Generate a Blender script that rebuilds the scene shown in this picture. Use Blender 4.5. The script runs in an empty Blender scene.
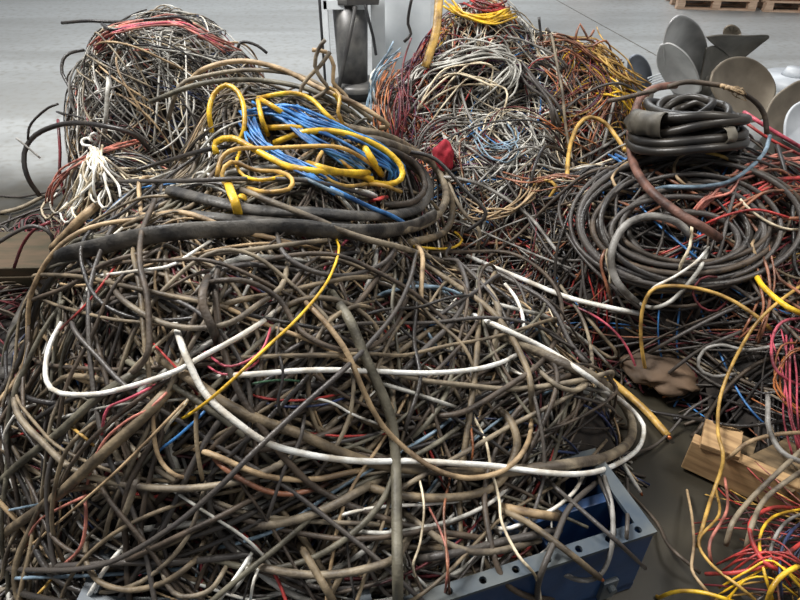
import bpy, bmesh, math, random
import numpy as np
from mathutils import Vector, Matrix, noise
from mathutils.bvhtree import BVHTree

random.seed(7)
R = random.random
U = random.uniform
scene = bpy.context.scene
COL = scene.collection

# ------------------------------------------------------------------ camera
CAMH, PITCH, F = 1.75, math.radians(36), 604.0
cd = bpy.data.cameras.new('camera')
cam = bpy.data.objects.new('camera', cd)
COL.objects.link(cam)
cam.location = (0, 0, CAMH)
cam.rotation_euler = (math.radians(90) - PITCH, 0, 0)
cd.sensor_width = 36
cd.lens = 36 * F / 800
cd.clip_end = 200
scene.camera = cam
EYE = Vector((0, 0, CAMH))
FW = Vector((0, math.cos(PITCH), -math.sin(PITCH)))
UP = Vector((0, math.sin(PITCH), math.cos(PITCH)))
RT = Vector((1, 0, 0))

def ray(px, py):
    return FW + RT * ((px - 400) / F) + UP * ((300 - py) / F)      # unit depth

def on_z(px, py, z):
    d = ray(px, py)
    return EYE + d * ((z - CAMH) / d.z)

def on_y(px, py, y):
    d = ray(px, py)
    return EYE + d * (y / d.y)

def to_px(p):
    q = Vector(p) - EYE
    z = q.dot(FW)
    return (400 + F * q.x / z, 300 - F * q.dot(UP) / z, z)

# ------------------------------------------------------------------ materials
def lin(c):
    return tuple((x / 12.92 if x <= .04045 else ((x + .055) / 1.055) ** 2.4) for x in (v / 255 for v in c))

def new_mat(name):
    m = bpy.data.materials.new(name)
    m.use_nodes = True
    nt = m.node_tree
    b = nt.nodes['Principled BSDF']
    return m, nt, b

def noisy(name, c1, c2, rough=.6, scale=8, metal=0, bump=0, bscale=60, detail=4, lo=.35, hi=.65, spec=.5, stretch=None):
    """two-tone procedural surface"""
    m, nt, b = new_mat(name)
    N, L = nt.nodes, nt.links
    tc = N.new('ShaderNodeTexCoord')
    src = tc.outputs['Object']
    if stretch:
        mp = N.new('ShaderNodeMapping')
        mp.inputs['Scale'].default_value = stretch
        L.new(src, mp.inputs['Vector'])
        src = mp.outputs['Vector']
    n = N.new('ShaderNodeTexNoise')
    n.inputs['Scale'].default_value = scale
    n.inputs['Detail'].default_value = detail
    L.new(src, n.inputs['Vector'])
    r = N.new('ShaderNodeValToRGB')
    r.color_ramp.elements[0].position = lo
    r.color_ramp.elements[1].position = hi
    r.color_ramp.elements[0].color = (*lin(c1), 1)
    r.color_ramp.elements[1].color = (*lin(c2), 1)
    L.new(n.outputs['Fac'], r.inputs['Fac'])
    L.new(r.outputs['Color'], b.inputs['Base Color'])
    b.inputs['Roughness'].default_value = rough
    b.inputs['Metallic'].default_value = metal
    b.inputs['Specular IOR Level'].default_value = spec
    if bump:
        n2 = N.new('ShaderNodeTexNoise')
        n2.inputs['Scale'].default_value = bscale
        L.new(src, n2.inputs['Vector'])
        bp = N.new('ShaderNodeBump')
        bp.inputs['Strength'].default_value = bump
        bp.inputs['Distance'].default_value = .004
        L.new(n2.outputs['Fac'], bp.inputs['Height'])
        L.new(bp.outputs['Normal'], b.inputs['Normal'])
    return m

# sheath colours: clean tone, dusty tone, roughness
SHEATH = {
    'brown':      ((128, 113, 90), (92, 80, 64), .6),
    'dark brown': ((84, 72, 60), (60, 51, 43), .6),
    'grey brown': ((136, 124, 104), (96, 85, 73), .6),
    'olive grey': ((108, 103, 88), (80, 75, 62), .6),
    'tan':        ((178, 153, 118), (134, 110, 82), .6),
    'black':      ((42, 40, 40), (68, 62, 56), .42),
    'charcoal':   ((66, 62, 60), (92, 85, 78), .5),
    'grey':       ((142, 139, 134), (104, 99, 92), .5),
    'pale grey':  ((190, 188, 180), (144, 140, 130), .5),
    'white':      ((238, 235, 226), (236, 226, 208), .45),
    'cream':      ((222, 208, 180), (170, 152, 122), .5),
    'yellow':     ((236, 190, 48), (206, 158, 48), .42),
    'ochre':      ((196, 158, 82), (148, 112, 58), .5),
    'orange':     ((182, 112, 64), (140, 84, 52), .5),
    'copper':     ((150, 98, 72), (104, 72, 56), .45),
    'rust':       ((122, 88, 76), (84, 58, 50), .6),
    'red':        ((180, 62, 58), (110, 46, 42), .45),
    'pink':       ((198, 88, 104), (136, 62, 72), .45),
    'salmon':     ((196, 126, 110), (150, 92, 80), .5),
    'maroon':     ((112, 42, 48), (76, 34, 36), .5),
    'purple':     ((98, 62, 88), (66, 46, 60), .5),
    'blue':       ((72, 134, 196), (50, 98, 156), .42),
    'navy':       ((48, 60, 96), (36, 42, 62), .45),
    'pale blue':  ((138, 160, 176), (92, 112, 126), .45),
    'worn black': ((86, 82, 76), (44, 42, 41), .55),
    'green':      ((66, 108, 78), (48, 74, 54), .5),
}
MAT = {}
for k, (c1, c2, rg) in SHEATH.items():
    MAT[k] = noisy('sheath_' + k.replace(' ', '_'), tuple(v * .82 for v in c2), tuple(min(250, v * 1.08) for v in c1), rg - .06, 14, bump=.5, bscale=120, detail=6, lo=.38, hi=.62)

# ------------------------------------------------------------------ tube meshes
def tube_arrays(P, rad, n=8, flat=1.0, taper=False):
    """P: (k,3) points; returns verts, quads (n-gon caps left as fans)"""
    P = np.asarray(P, float)
    k = len(P)
    T = np.gradient(P, axis=0)
    T /= np.linalg.norm(T, axis=1)[:, None] + 1e-12
    a = np.array([0., 0., 1.]) if abs(T[0][2]) < .9 else np.array([1., 0., 0.])
    nrm = np.cross(T[0], a); nrm /= np.linalg.norm(nrm)
    Ns = np.empty((k, 3))
    for i in range(k):
        nrm = nrm - T[i] * nrm.dot(T[i])
        nrm /= np.linalg.norm(nrm) + 1e-12
        Ns[i] = nrm
    B = np.cross(T, Ns)
    rr = np.full(k, rad) if np.isscalar(rad) else np.asarray(rad, float)
    ang = np.arange(n) * 2 * math.pi / n
    V = P[:, None, :] + rr[:, None, None] * (np.cos(ang)[None, :, None] * Ns[:, None, :] + flat * np.sin(ang)[None, :, None] * B[:, None, :])
    V = V.reshape(-1, 3)
    i = np.arange(k - 1)[:, None] * n
    j = np.arange(n)[None, :]
    j2 = (j + 1) % n
    Q = np.stack([i + j, i + j2, i + n + j2, i + n + j], axis=-1).reshape(-1, 4)
    # caps
    V = np.vstack([V, P[0], P[-1]])
    c0, c1 = k * n, k * n + 1
    T3 = np.vstack([np.stack([np.full(n, c0), (np.arange(n) + 1) % n, np.arange(n)], 1),
                    np.stack([np.full(n, c1), (k - 1) * n + np.arange(n), (k - 1) * n + (np.arange(n) + 1) % n], 1)])
    return V, Q, T3

def mesh_from(name, pieces, mats):
    """pieces: [(V, Q, T3, material_index)]"""
    Vs, loops, starts, totals, mi = [], [], [], [], []
    base = 0; ls = 0
    for V, Q, T3, m in pieces:
        Vs.append(V)
        for A in (Q, T3):
            if A is None or len(A) == 0:
                continue
            A = np.asarray(A)
            w = A.shape[1]
            loops.append((A + base).ravel())
            starts.append(ls + np.arange(len(A)) * w)
            totals.append(np.full(len(A), w))
            mi.append(np.full(len(A), m))
            ls += A.size
        base += len(V)
    V = np.vstack(Vs); L = np.concatenate(loops); S = np.concatenate(starts); Tt = np.concatenate(totals); M = np.concatenate(mi)
    me = bpy.data.meshes.new(name)
    me.vertices.add(len(V)); me.vertices.foreach_set('co', V.ravel())
    me.loops.add(len(L)); me.loops.foreach_set('vertex_index', L.astype(np.int32))
    me.polygons.add(len(S)); me.polygons.foreach_set('loop_start', S.astype(np.int32)); me.polygons.foreach_set('loop_total', Tt.astype(np.int32))
    me.polygons.foreach_set('material_index', M.astype(np.int32))
    me.polygons.foreach_set('use_smooth', np.ones(len(S), bool))
    for m in mats:
        me.materials.append(m)
    me.update(calc_edges=True)
    me.validate()
    return me

def tag(o, label=None, cat=None, group=None, kind=None):
    if label: o['label'] = label
    if cat: o['category'] = cat
    if group: o['group'] = group
    if kind: o['kind'] = kind
    return o

def link(name, me, parent=None, loc=None, rz=0):
    o = bpy.data.objects.new(name, me)
    COL.objects.link(o)
    if parent: o.parent = parent
    if loc is not None: o.location = loc
    if rz: o.rotation_euler.z = rz
    return o

def empty(name, loc=(0, 0, 0), rot=(0, 0, 0)):
    o = bpy.data.objects.new(name, None)
    COL.objects.link(o)
    o.location = loc; o.rotation_euler = rot
    o.empty_display_size = .1
    return o

class MB:
    """small mesh builder on bmesh"""
    def __init__(s): s.bm = bmesh.new()
    def box(s, c, d, rot=None, bev=0):
        m = Matrix.Translation(Vector(c))
        if rot: m = m @ rot.to_4x4()
        r = bmesh.ops.create_cube(s.bm, size=1, matrix=m @ Matrix.Diagonal((*d, 1)))
        if bev:
            es = list({e for v in r['verts'] for e in v.link_edges})
            bmesh.ops.bevel(s.bm, geom=es, offset=bev, segments=2, affect='EDGES', profile=.7)
        return s
    def cyl(s, p0, p1, r0, r1=None, n=20):
        p0, p1 = Vector(p0), Vector(p1)
        d = p1 - p0
        q = d.to_track_quat('Z', 'Y').to_matrix().to_4x4()
        bmesh.ops.create_cone(s.bm, cap_ends=True, segments=n, radius1=r0, radius2=r0 if r1 is None else r1, depth=d.length,
                              matrix=Matrix.Translation((p0 + p1) / 2) @ q)
        return s
    def build(s, name, mat, parent=None, smooth=False):
        me = bpy.data.meshes.new(name)
        s.bm.normal_update()
        s.bm.to_mesh(me); s.bm.free()
        if smooth:
            for p in me.polygons: p.use_smooth = True
        me.materials.append(mat)
        return link(name, me, parent)

# ------------------------------------------------------------------ lie of the heaps
BUMPS = [  # cx, cy, rx, ry, rot, height, a, b, name
    (-.51, 1.74, .82, 1.00, 0, .95, 2.5, .62, 'A'),
    (-.06, 1.56, .88, .60, -.12, .66, 2.4, .6, 'A'),
    (-.36, 1.12, .80, .54, 0, .46, 2.4, .6, 'A'),
    (-1.04, 1.62, .42, .66, 0, .52, 2.2, .6, 'A'),
    (-.42, 2.25, .66, .62, 0, 1.06, 2.6, .55, 'A'),
    (-1.14, 3.05, .64, .62, 0, 1.17, 2.8, .6, 'B'),
    (-1.12, 2.25, .46, .55, .2, .80, 2.2, .7, 'B'),
    (.46, 3.55, .62, .62, 0, 1.20, 1.9, .85, 'C'),
    (.10, 3.40, .36, .50, 0, .86, 2.2, .7, 'C'),
    (.92, 3.45, .60, .58, 0, .98, 2.2, .75, 'C'),
    (.48, 2.98, .62, .66, 0, .70, 2.2, .7, 'C'),
    (.62, 2.40, .75, .60, 0, .30, 2.0, .7, 'C'),
    (1.36, 2.42, .88, .66, 0, .76, 2.6, .6, 'D'),
    (1.72, 1.72, .62, .58, 0, .56, 2.2, .7, 'D'),
    (1.22, .90, .46, .32, -.3, .20, 2.0, .8, 'E'),
    (-1.85, 2.35, .60, .95, 0, .26, 2.0, .8, 'F'),
]

def bump_h(b, x, y):
    cx, cy, rx, ry, rot, H, a, e, _ = b
    dx, dy = x - cx, y - cy
    c, s = math.cos(rot), math.sin(rot)
    u, v = (dx * c + dy * s) / rx, (-dx * s + dy * c) / ry
    r = math.hypot(u, v)
    return H * (1 - r ** a) ** e if r < 1 else 0.

def height(x, y, inset=0.):
    h = 0.; w = None
    for b in BUMPS:
        z = bump_h(b, x, y)
        if z > h: h, w = z, b[8]
    if h > 0:
        n = noise.noise(Vector((x * 2.4, y * 2.4, 3.1))) * .10 + noise.noise(Vector((x * 5.5, y * 5.5, 9))) * .075
        h = max(0, h + n * min(1, h / .25))
    return h, w

X0, X1, Y0, Y1, GS = -2.5, 2.7, .45, 4.4, .04
NX, NY = int((X1 - X0) / GS) + 1, int((Y1 - Y0) / GS) + 1
GV, GH = [], []
for j in range(NY):
    for i in range(NX):
        x, y = X0 + i * GS, Y0 + j * GS
        h, w = height(x, y)
        cu, cv = (x - .254) * .951 + (y - .961) * .309, -(x - .254) * .309 + (y - .961) * .951     # the holed crate carries cables too
        if abs(cu) < .41 and abs(cv) < .15 and h < .29: h, w = .29, ('K' if cu < .1 else 'P')
        pu, pv = (x - 1.0) * .809 - (y - 1.34) * .588, (x - 1.0) * .588 + (y - 1.34) * .809       # and the broken pallet
        if -.03 < pu < 1.16 and -.0 < pv < .75 and h < .165: h, w = .165, 'P'
        GV.append(Vector((x, y, h))); GH.append(w)
GF = [(j * NX + i, j * NX + i + 1, (j + 1) * NX + i + 1, (j + 1) * NX + i) for j in range(NY - 1) for i in range(NX - 1)]
LIE = BVHTree.FromPolygons(GV, GF)

def heap_of(p):
    i = min(NX - 1, max(0, round((p[0] - X0) / GS))); j = min(NY - 1, max(0, round((p[1] - Y0) / GS)))
    return GH[j * NX + i]

def smooth_pts(P, it=6):
    P = np.asarray(P, float)
    for _ in range(it):
        Q = P.copy()
        Q[1:-1] = P[1:-1] * .4 + (P[:-2] + P[2:]) * .3
        P = Q
    return P

def resample(P, step):
    P = np.asarray(P, float)
    # Catmull-Rom densify
    if len(P) < 3:
        pts = [P[0] + (P[-1] - P[0]) * t for t in np.linspace(0, 1, 12)]
        return np.array(pts)
    E = np.vstack([2 * P[0] - P[1], P, 2 * P[-1] - P[-2]])
    out = []
    for i in range(1, len(E) - 2):
        p0, p1, p2, p3 = E[i - 1:i + 3]
        n = max(2, int(np.linalg.norm(p2 - p1) / step))
        for k in range(n):
            t = k / n
            out.append(.5 * ((2 * p1) + (-p0 + p2) * t + (2 * p0 - 5 * p1 + 4 * p2 - p3) * t * t + (-p0 + 3 * p1 - 3 * p2 + p3) * t ** 3))
    out.append(P[-1])
    return np.array(out)

def walk(p, t, length, step=.035, curv=0., wob=2., off=0., smooth=5, pull=None, fl=3, dive=.05):
    """a cable laid over the heaps: starts at p, heads along t, bends with curv (1/m)"""
    p = Vector(p); t = Vector(t).normalized()
    pts = []; nrs = []; k = curv; lift = off; ph = U(0, 99)
    n = int(length / step)
    flat = 0
    for i in range(n):
        q, nr, _, _ = LIE.find_nearest(p)
        if q is None: break
        if nr.z < 0: nr = -nr
        if q.z < .012:
            flat += 1
            if flat > fl: break
        if not (X0 + .1 < q.x < X1 - .1 and Y0 + .08 < q.y < Y1 - .1): break
        o = off + .012 * math.sin(ph + i * step * 9) + .008 * math.sin(ph * 2 + i * step * 23)
        pt = q + nr * o
        pt.z = max(pt.z, .008)
        pts.append(pt); nrs.append(nr.copy())
        t = (t - nr * t.dot(nr))
        if t.length < 1e-5: break
        t.normalize()
        k += U(-1, 1) * wob * step * 6
        k += (curv - k) * .08
        side = nr.cross(t)
        t = (t + side * (k * step)).normalized()
        if pull is not None:
            t = (t + Vector(pull) * .03).normalized()
        p = q + t * step
    if len(pts) < 5: return None
    m = max(2, min(6, len(pts) // 4))
    for i in range(m):      # both ends burrow into the heap
        f = dive * (1 - i / m) ** 1.5
        pts[i] = pts[i] - nrs[i] * f; pts[-1 - i] = pts[-1 - i] - nrs[-1 - i] * f
    for p_ in pts: p_.z = max(p_.z, .006)
    return smooth_pts(pts, smooth)

# ------------------------------------------------------------------ setting: floor, pillar, light
def floor_mat():
    m, nt, b = new_mat('concrete_floor')
    N, L = nt.nodes, nt.links
    geo = N.new('ShaderNodeNewGeometry')
    def noise_(scale, det, vec=None, dist=0):
        n = N.new('ShaderNodeTexNoise'); n.inputs['Scale'].default_value = scale; n.inputs['Detail'].default_value = det
        n.inputs['Distortion'].default_value = dist
        L.new(vec or geo.outputs['Position'], n.inputs['Vector']); return n
    def mix(f, a, c):
        x = N.new('ShaderNodeMix'); x.data_type = 'RGBA'
        L.new(f, x.inputs['Factor'])
        for s, v in ((x.inputs['A'], a), (x.inputs['B'], c)):
            if isinstance(v, tuple): s.default_value = (*v, 1)
            else: L.new(v, s)
        return x.outputs['Result']
    def ramp(v, lo, hi):
        r = N.new('ShaderNodeMapRange'); r.inputs['From Min'].default_value = lo; r.inputs['From Max'].default_value = hi
        r.interpolation_type = 'SMOOTHSTEP'
        L.new(v, r.inputs['Value']); return r.outputs['Result']
    def math_(op, a, c):
        x = N.new('ShaderNodeMath'); x.operation = op
        for s, v in zip(x.inputs, (a, c)):
            if isinstance(v, (int, float)): s.default_value = v
            else: L.new(v, s)
        return x.outputs[0]
    mp = N.new('ShaderNodeMapping'); mp.inputs['Scale'].default_value = (.25, 1.4, 1); mp.inputs['Rotation'].default_value = (0, 0, .08)
    L.new(geo.outputs['Position'], mp.inputs['Vector'])
    base = mix(ramp(noise_(.9, 5, mp.outputs[0], .6).outputs['Fac'], .25, .78), lin((146, 147, 145)), lin((176, 179, 179)))
    base = mix(ramp(noise_(14, 6).outputs['Fac'], .45, .8), base, lin((142, 140, 134)))
    # oily dirty brown around the heaps, with the near floor's shade painted into it
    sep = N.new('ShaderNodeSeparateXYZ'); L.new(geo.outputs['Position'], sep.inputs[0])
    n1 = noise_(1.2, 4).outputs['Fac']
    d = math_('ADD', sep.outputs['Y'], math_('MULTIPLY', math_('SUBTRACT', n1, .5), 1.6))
    dirt_shade = ramp(d, 4.6, 3.2)
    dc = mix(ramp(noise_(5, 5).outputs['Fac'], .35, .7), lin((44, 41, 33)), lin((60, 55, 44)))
    col = mix(dirt_shade, base, dc)
    # pale painted strip far off
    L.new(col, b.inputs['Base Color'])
    rr = N.new('ShaderNodeMapRange'); rr.inputs['To Min'].default_value = .36; rr.inputs['To Max'].default_value = .5
    L.new(noise_(2.2, 5).outputs['Fac'], rr.inputs['Value']); L.new(rr.outputs[0], b.inputs['Roughness'])
    bp = N.new('ShaderNodeBump'); bp.inputs['Strength'].default_value = .04; bp.inputs['Distance'].default_value = .01
    L.new(noise_(25, 5).outputs['Fac'], bp.inputs['Height']); L.new(bp.outputs[0], b.inputs['Normal'])
    return m

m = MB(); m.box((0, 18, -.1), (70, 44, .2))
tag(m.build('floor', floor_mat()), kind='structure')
JOINT = noisy('joint_filler', (96, 94, 90), (120, 116, 108), .8)
m = MB()
m.box((0, 0, .001), (9, .018, .002))
j = m.build('trim_1', JOINT); tag(j, kind='structure')
a0, a1 = on_z(596, 22, 0), on_z(668, 62, 0)
j.location = (a0 + a1) / 2; j.rotation_euler.z = math.atan2(a1.y - a0.y, a1.x - a0.x)

PAINT = noisy('painted_white_steel', (196, 202, 206), (224, 228, 230), .45, 3, bump=.1)
BOOTH = noisy('worn_grey_paint', (150, 150, 146), (190, 190, 186), .5, 5)
m = MB(); m.box((0, 0, 2.6), (.44, .44, 5.2), bev=.012)
p = m.build('pillar', PAINT); tag(p, kind='structure')
p.location = (.02, 6.15, 0); p.rotation_euler.z = math.radians(14)

w = bpy.data.worlds.new('hall'); scene.world = w; w.use_nodes = True
nt = w.node_tree; bg = nt.nodes['Background']
tc = nt.nodes.new('ShaderNodeTexCoord'); sp = nt.nodes.new('ShaderNodeSeparateXYZ'); rp = nt.nodes.new('ShaderNodeValToRGB')
nt.links.new(tc.outputs['Generated'], sp.inputs[0]); nt.links.new(sp.outputs['Z'], rp.inputs['Fac']); nt.links.new(rp.outputs['Color'], bg.inputs['Color'])
rp.color_ramp.elements[0].position = 0; rp.color_ramp.elements[0].color = (.62, .66, .72, 1)
rp.color_ramp.elements[1].position = .5; rp.color_ramp.elements[1].color = (.42, .43, .45, 1)
bg.inputs['Strength'].default_value = .48

def area(name, loc, size, energy, target, color=(1, 1, 1)):
    l = bpy.data.lights.new(name, 'AREA'); l.shape = 'RECTANGLE'; l.size, l.size_y = size; l.energy = energy; l.color = color
    o = bpy.data.objects.new(name, l); COL.objects.link(o); o.location = loc
    o.rotation_euler = (Vector(target) - Vector(loc)).to_track_quat('-Z', 'Y').to_euler()
area('hall_lamp', (-3.2, 2.6, 6.3), (1.8, 1.8), 690, (0, 2, 0), (1, .98, .95))
area('hall_lamp', (3.2, 1.2, 6.0), (1.6, 1.6), 190, (0, 1.8, .4), (1, .97, .92))
area('rooflight', (0, 14, 8), (10, 5), 1000, (0, 9, 0), (.95, .98, 1))
scene.view_settings.view_transform = 'Standard'
scene.view_settings.look = 'None'
scene.view_settings.gamma = 1
scene.view_settings.use_curve_mapping = False
scene.view_settings.exposure = 0

# ------------------------------------------------------------------ machine stand beside the pillar
DARK = noisy('dark_machine_paint', (46, 46, 48), (74, 72, 70), .45, 6)
WORN = noisy('worn_gunmetal', (78, 78, 80), (128, 126, 122), .4, 7, metal=.4)
BLACK = noisy('black_rubber', (26, 27, 30), (42, 42, 44), .5, 6)
st = empty('machine_stand', (-.42, 5.55, 0))
tag(st, 'dark machine stand with white posts and slanting strut beside the white pillar', 'machine')
m = MB(); m.cyl((0, 0, .16), (0, 0, .8), .13, .15, 24); m.cyl((0, 0, .8), (0, 0, .86), .17, .17, 24)
m.build('drum', WORN, st, True)
m = MB(); m.cyl((0.02, 0, .1), (0.02, 0, .16), .24, .19, 28); m.build('base_plate', WORN, st, True)
m = MB(); m.box((.2, .05, .06), (.5, .34, .12), bev=.015); m.build('foot', BLACK, st)
for x_, y_ in ((-.2, -.12), (.23, .1)):
    m = MB(); m.box((x_, y_, .55), (.05 if x_ < 0 else .12, .05, 1.1), bev=.004); m.build('post', PAINT, st)
m = MB(); m.box((-.03, -.12, .80), (.36, .05, .07), bev=.004); m.build('crossbar', PAINT, st)
m = MB(); m.box((.12, -.1, .86), (.26, .22, .10), bev=.01); m.build('gearbox', DARK, st)
m = MB(); m.cyl((.06, -.2, .8), (-.12, -.2, .12), .018, .018, 10); m.build('strut', DARK, st, True)
m = MB(); m.cyl((-.235, -.14, .1), (-.235, -.14, 1.1), .012, .012, 8); m.build('hose', BLACK, st, True)
V, Q, T3 = tube_arrays(resample([(.14, -.24, .82), (.17, -.27, .7), (.2, -.27, .58), (.22, -.27, .44)], .02), .012)
link('hanging_hose', mesh_from('hanging_hose', [(V, Q, T3, 0)], [BLACK]), st)

# ------------------------------------------------------------------ wooden pallets
WOOD = noisy('pallet_wood', (140, 110, 76), (190, 156, 112), .75, 3, bump=.3, bscale=30, stretch=(1.5, 14, 14))
WOOD2 = noisy('weathered_wood', (82, 68, 48), (124, 104, 76), .8, 4, bump=.3, bscale=30, stretch=(1.5, 12, 12))
PALE = noisy('fresh_pallet_wood', (196, 164, 138), (222, 194, 168), .7, 4, stretch=(1.5, 12, 12))
def pallet(loc, rz, label, wood, w=1.2, d=.8, group=None, tilt=(0, 0)):
    e = empty('wooden_pallet', loc, (tilt[0], tilt[1], rz)); tag(e, label, 'pallet', group)
    for i in range(5):
        y = -d / 2 + .05 + i * (d - .1) / 4
        MB().box((0, y, .133), (w, .1, .022), bev=.003).build('deck_board', wood, e)
    for i in range(3):
        x = -w / 2 + .06 + i * (w - .12) / 2
        MB().box((x, 0, .111), (.1, d, .022), bev=.003).build('stringer_board', wood, e)
        for k in range(3):
            MB().box((x, -d / 2 + .06 + k * (d - .12) / 2, .061), (.11, .12, .078), bev=.004).build('block', wood, e)
    for k in range(3):
        MB().box((0, -d / 2 + .06 + k * (d - .12) / 2, .011), (w, .1, .022), bev=.003).build('bottom_board', wood, e)
    return e

# broken pallet under the heap on the right: thick end board and blocks show
bp_ = empty('wooden_pallet', (1.0, 1.34, 0), (0, 0, math.radians(-36)))
tag(bp_, 'broken pale wooden pallet lying on the dirty floor under the coil heap', 'pallet')
MB().box((.55, .05, .085), (1.16, .045, .135), bev=.004).build('side_board', WOOD, bp_)
MB().box((.05, .09, .158), (.12, .13, .024), bev=.004, rot=Matrix.Rotation(.12, 3, 'Z')).build('deck_board', WOOD, bp_)
MB().box((.36, .32, .13), (.16, .62, .024), bev=.004, rot=Matrix.Rotation(-.5, 3, 'Z')).build('deck_board', WOOD2, bp_)
MB().box((.78, .4, .13), (.14, .7, .024), bev=.004).build('deck_board', WOOD2, bp_)
MB().box((1.06, .4, .13), (.14, .7, .024), bev=.004).build('deck_board', WOOD2, bp_)
for x_ in (.09, .56, 1.05):
    MB().box((x_, .14, .07), (.13, .12, .1), bev=.005).build('block', WOOD2, bp_)
MB().box((.55, .72, .085), (1.16, .05, .11), bev=.004).build('side_board', WOOD2, bp_)

# old board at the far left edge
bd = MB(); bd.box((0, 0, 0), (.62, .30, .045), bev=.006); bd.box((0, -.12, -.06), (.6, .08, .08), bev=.006)
o = bd.build('wooden_board', noisy('mossy_board', (58, 54, 36), (84, 68, 50), .8, 3, stretch=(2, 10, 10)))
o.location = (-1.84, 2.34, .31); o.rotation_euler = (.05, .04, .1)
tag(o, 'old brown wooden board beside the white wire bunch, resting on low cable scraps', 'board')

# loaded pallets across the hall
CARD = noisy('pink_carton', (196, 158, 140), (220, 188, 170), .8, 2)
RUST = noisy('brown_carton', (112, 72, 52), (136, 92, 66), .8, 2)
for i, (x_, lab) in enumerate(((3.68, 'loaded pallet across the hall, furthest from the pillar but one'), (4.86, 'loaded pallet across the hall, cut off by the picture edge'),
                               (2.42, 'dark skid across the hall, nearest to the pillar'))):
    y_ = (9.95, 9.75, 11.2)[i]
    pallet((x_ + .95, y_, 0), math.radians(-8), lab, PALE if i < 2 else WOOD2, 1.1, .8, 'pallets across the hall')
    for k in range(2):
        b = MB().box((0, 0, .3), (.5, .7, .6), bev=.01)
        b.box((0, -.352, .3), (.06, .004, .6))
        o = b.build('carton', (CARD, RUST)[(k + i) % 2])
        o.location = (x_ + .95 + (-.27 if k == 0 else .27), y_ - (.04 if k else -.04), .145); o.rotation_euler.z = math.radians(-8)
        tag(o, ('tall %s carton on the %s, %s end' % (('pinkish', 'reddish brown')[(k + i) % 2],
             ('loaded pallet cut by no edge', 'edge-cut loaded pallet', 'dark skid nearest the pillar')[i], ('pillar', 'far')[k])), 'carton', 'cartons across the hall')

# ------------------------------------------------------------------ steel propellers behind the coil
STEEL = noisy('brushed_steel', (150, 150, 150), (200, 200, 198), .36, 4, metal=.3, bump=.1)
STEELB = noisy('brown_grey_steel', (118, 108, 94), (146, 136, 120), .45, 5, metal=.3)
STEELD = noisy('dark_grey_steel', (78, 76, 70), (112, 108, 100), .4, 5, metal=.3)
STEELP = noisy('pale_plastic_steel', (186, 192, 198), (212, 216, 220), .4, 5)
def blade(name, outline, y, gx, gy, cup, mat, parent, th=.012):
    """outline in photo pixels seen from the eye, laid on a sloping plane at distance y (metres), cupped"""
    n = 48
    C = np.array([sum(p[0] for p in outline) / len(outline), sum(p[1] for p in outline) / len(outline)])
    E = np.array(list(outline) + list(outline[:1]), float)
    O = resample(np.hstack([E, np.zeros((len(E), 1))]), 1.2)[:, :2]
    idx = np.linspace(0, len(O) - 1, n, endpoint=False).astype(int); O = O[idx]
    bm = bmesh.new(); rings = []
    fr = [.18, .36, .54, .7, .84, .94, 1]
    def pt(q, r):
        yy = y + gx * (q[0] - C[0]) + gy * (q[1] - C[1]) + cup * (1 - r * r)
        return on_y(q[0], q[1], yy)
    c = bm.verts.new(pt(C, 0))
    for r in fr:
        rings.append([bm.verts.new(pt(C + (o_ - C) * r, r)) for o_ in O])
    for i in range(n): bm.faces.new((c, rings[0][i], rings[0][(i + 1) % n]))
    for a_, b_ in zip(rings, rings[1:]):
        for i in range(n): bm.faces.new((a_[i], b_[i], b_[(i + 1) % n], a_[(i + 1) % n]))
    bmesh.ops.recalc_face_normals(bm, faces=bm.faces)
    me = bpy.data.meshes.new(name); bm.to_mesh(me); bm.free()
    for p_ in me.polygons: p_.use_smooth = True
    me.materials.append(mat)
    o = link(name, me, parent)
    s = o.modifiers.new('thick', 'SOLIDIFY'); s.thickness = th; s.offset = 0
    if parent: o.matrix_parent_inverse = parent.matrix_world.inverted()
    return o

def prop_root(x, y, label):
    e = empty('ship_propeller', (x, y, 0)); tag(e, label, 'propeller', 'steel propellers behind the coil'); bpy.context.view_layer.update(); return e
pr = prop_root(2.5, 4.8, 'large grey steel propeller with upright oval blade behind the black cable coil')
blade('blade', [(668, 82), (664, 60), (664, 40), (668, 26), (674, 18), (681, 15), (690, 18), (700, 27), (706, 40), (708, 54), (706, 68), (702, 82), (694, 96), (676, 96)], 4.75, .006, .004, .10, STEEL, pr)
blade('blade', [(660, 45), (668, 43), (676, 46), (686, 54), (693, 64), (698, 76), (700, 92), (676, 94), (664, 80), (657, 66), (657, 54)], 4.6, -.004, .003, .06, STEEL, pr)
blade('blade', [(706, 37), (722, 35), (745, 36), (769, 36), (760, 45), (750, 53), (742, 59), (732, 59), (722, 50), (713, 44)], 4.85, .002, .006, .05, STEELD, pr)
blade('blade', [(723, 34), (725, 28), (731, 25), (738, 28), (741, 35), (735, 40), (728, 40)], 5.1, 0, .002, .03, STEELB, pr)
blade('blade', [(712, 72), (722, 62), (735, 57), (750, 58), (764, 66), (773, 78), (776, 90), (772, 104), (764, 118), (748, 122), (728, 112), (716, 98), (710, 84)], 4.45, .003, -.003, .07, STEELB, pr)
blade('blade', [(706, 48), (716, 46), (730, 58), (722, 68), (712, 76), (703, 84), (698, 92), (702, 70)], 4.8, .006, 0, .03, STEELD, pr)
hb = on_y(706, 96, 4.78)
m = MB(); m.cyl((hb.x, 4.85, 0), (hb.x, 4.78, hb.z), .19, .11, 28); o = m.build('hub', STEELD, pr, True); o.matrix_parent_inverse = pr.matrix_world.inverted()
m = MB(); m.cyl((hb.x, 4.8, hb.z - .1), (hb.x + .02, 4.9, hb.z + .16), .06, .05, 16); o = m.build('shaft', STEELD, pr, True); o.matrix_parent_inverse = pr.matrix_world.inverted()
pr = prop_root(2.7, 4.1, 'brown-grey propeller with a pale blade, half cut by the picture edge')
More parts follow.
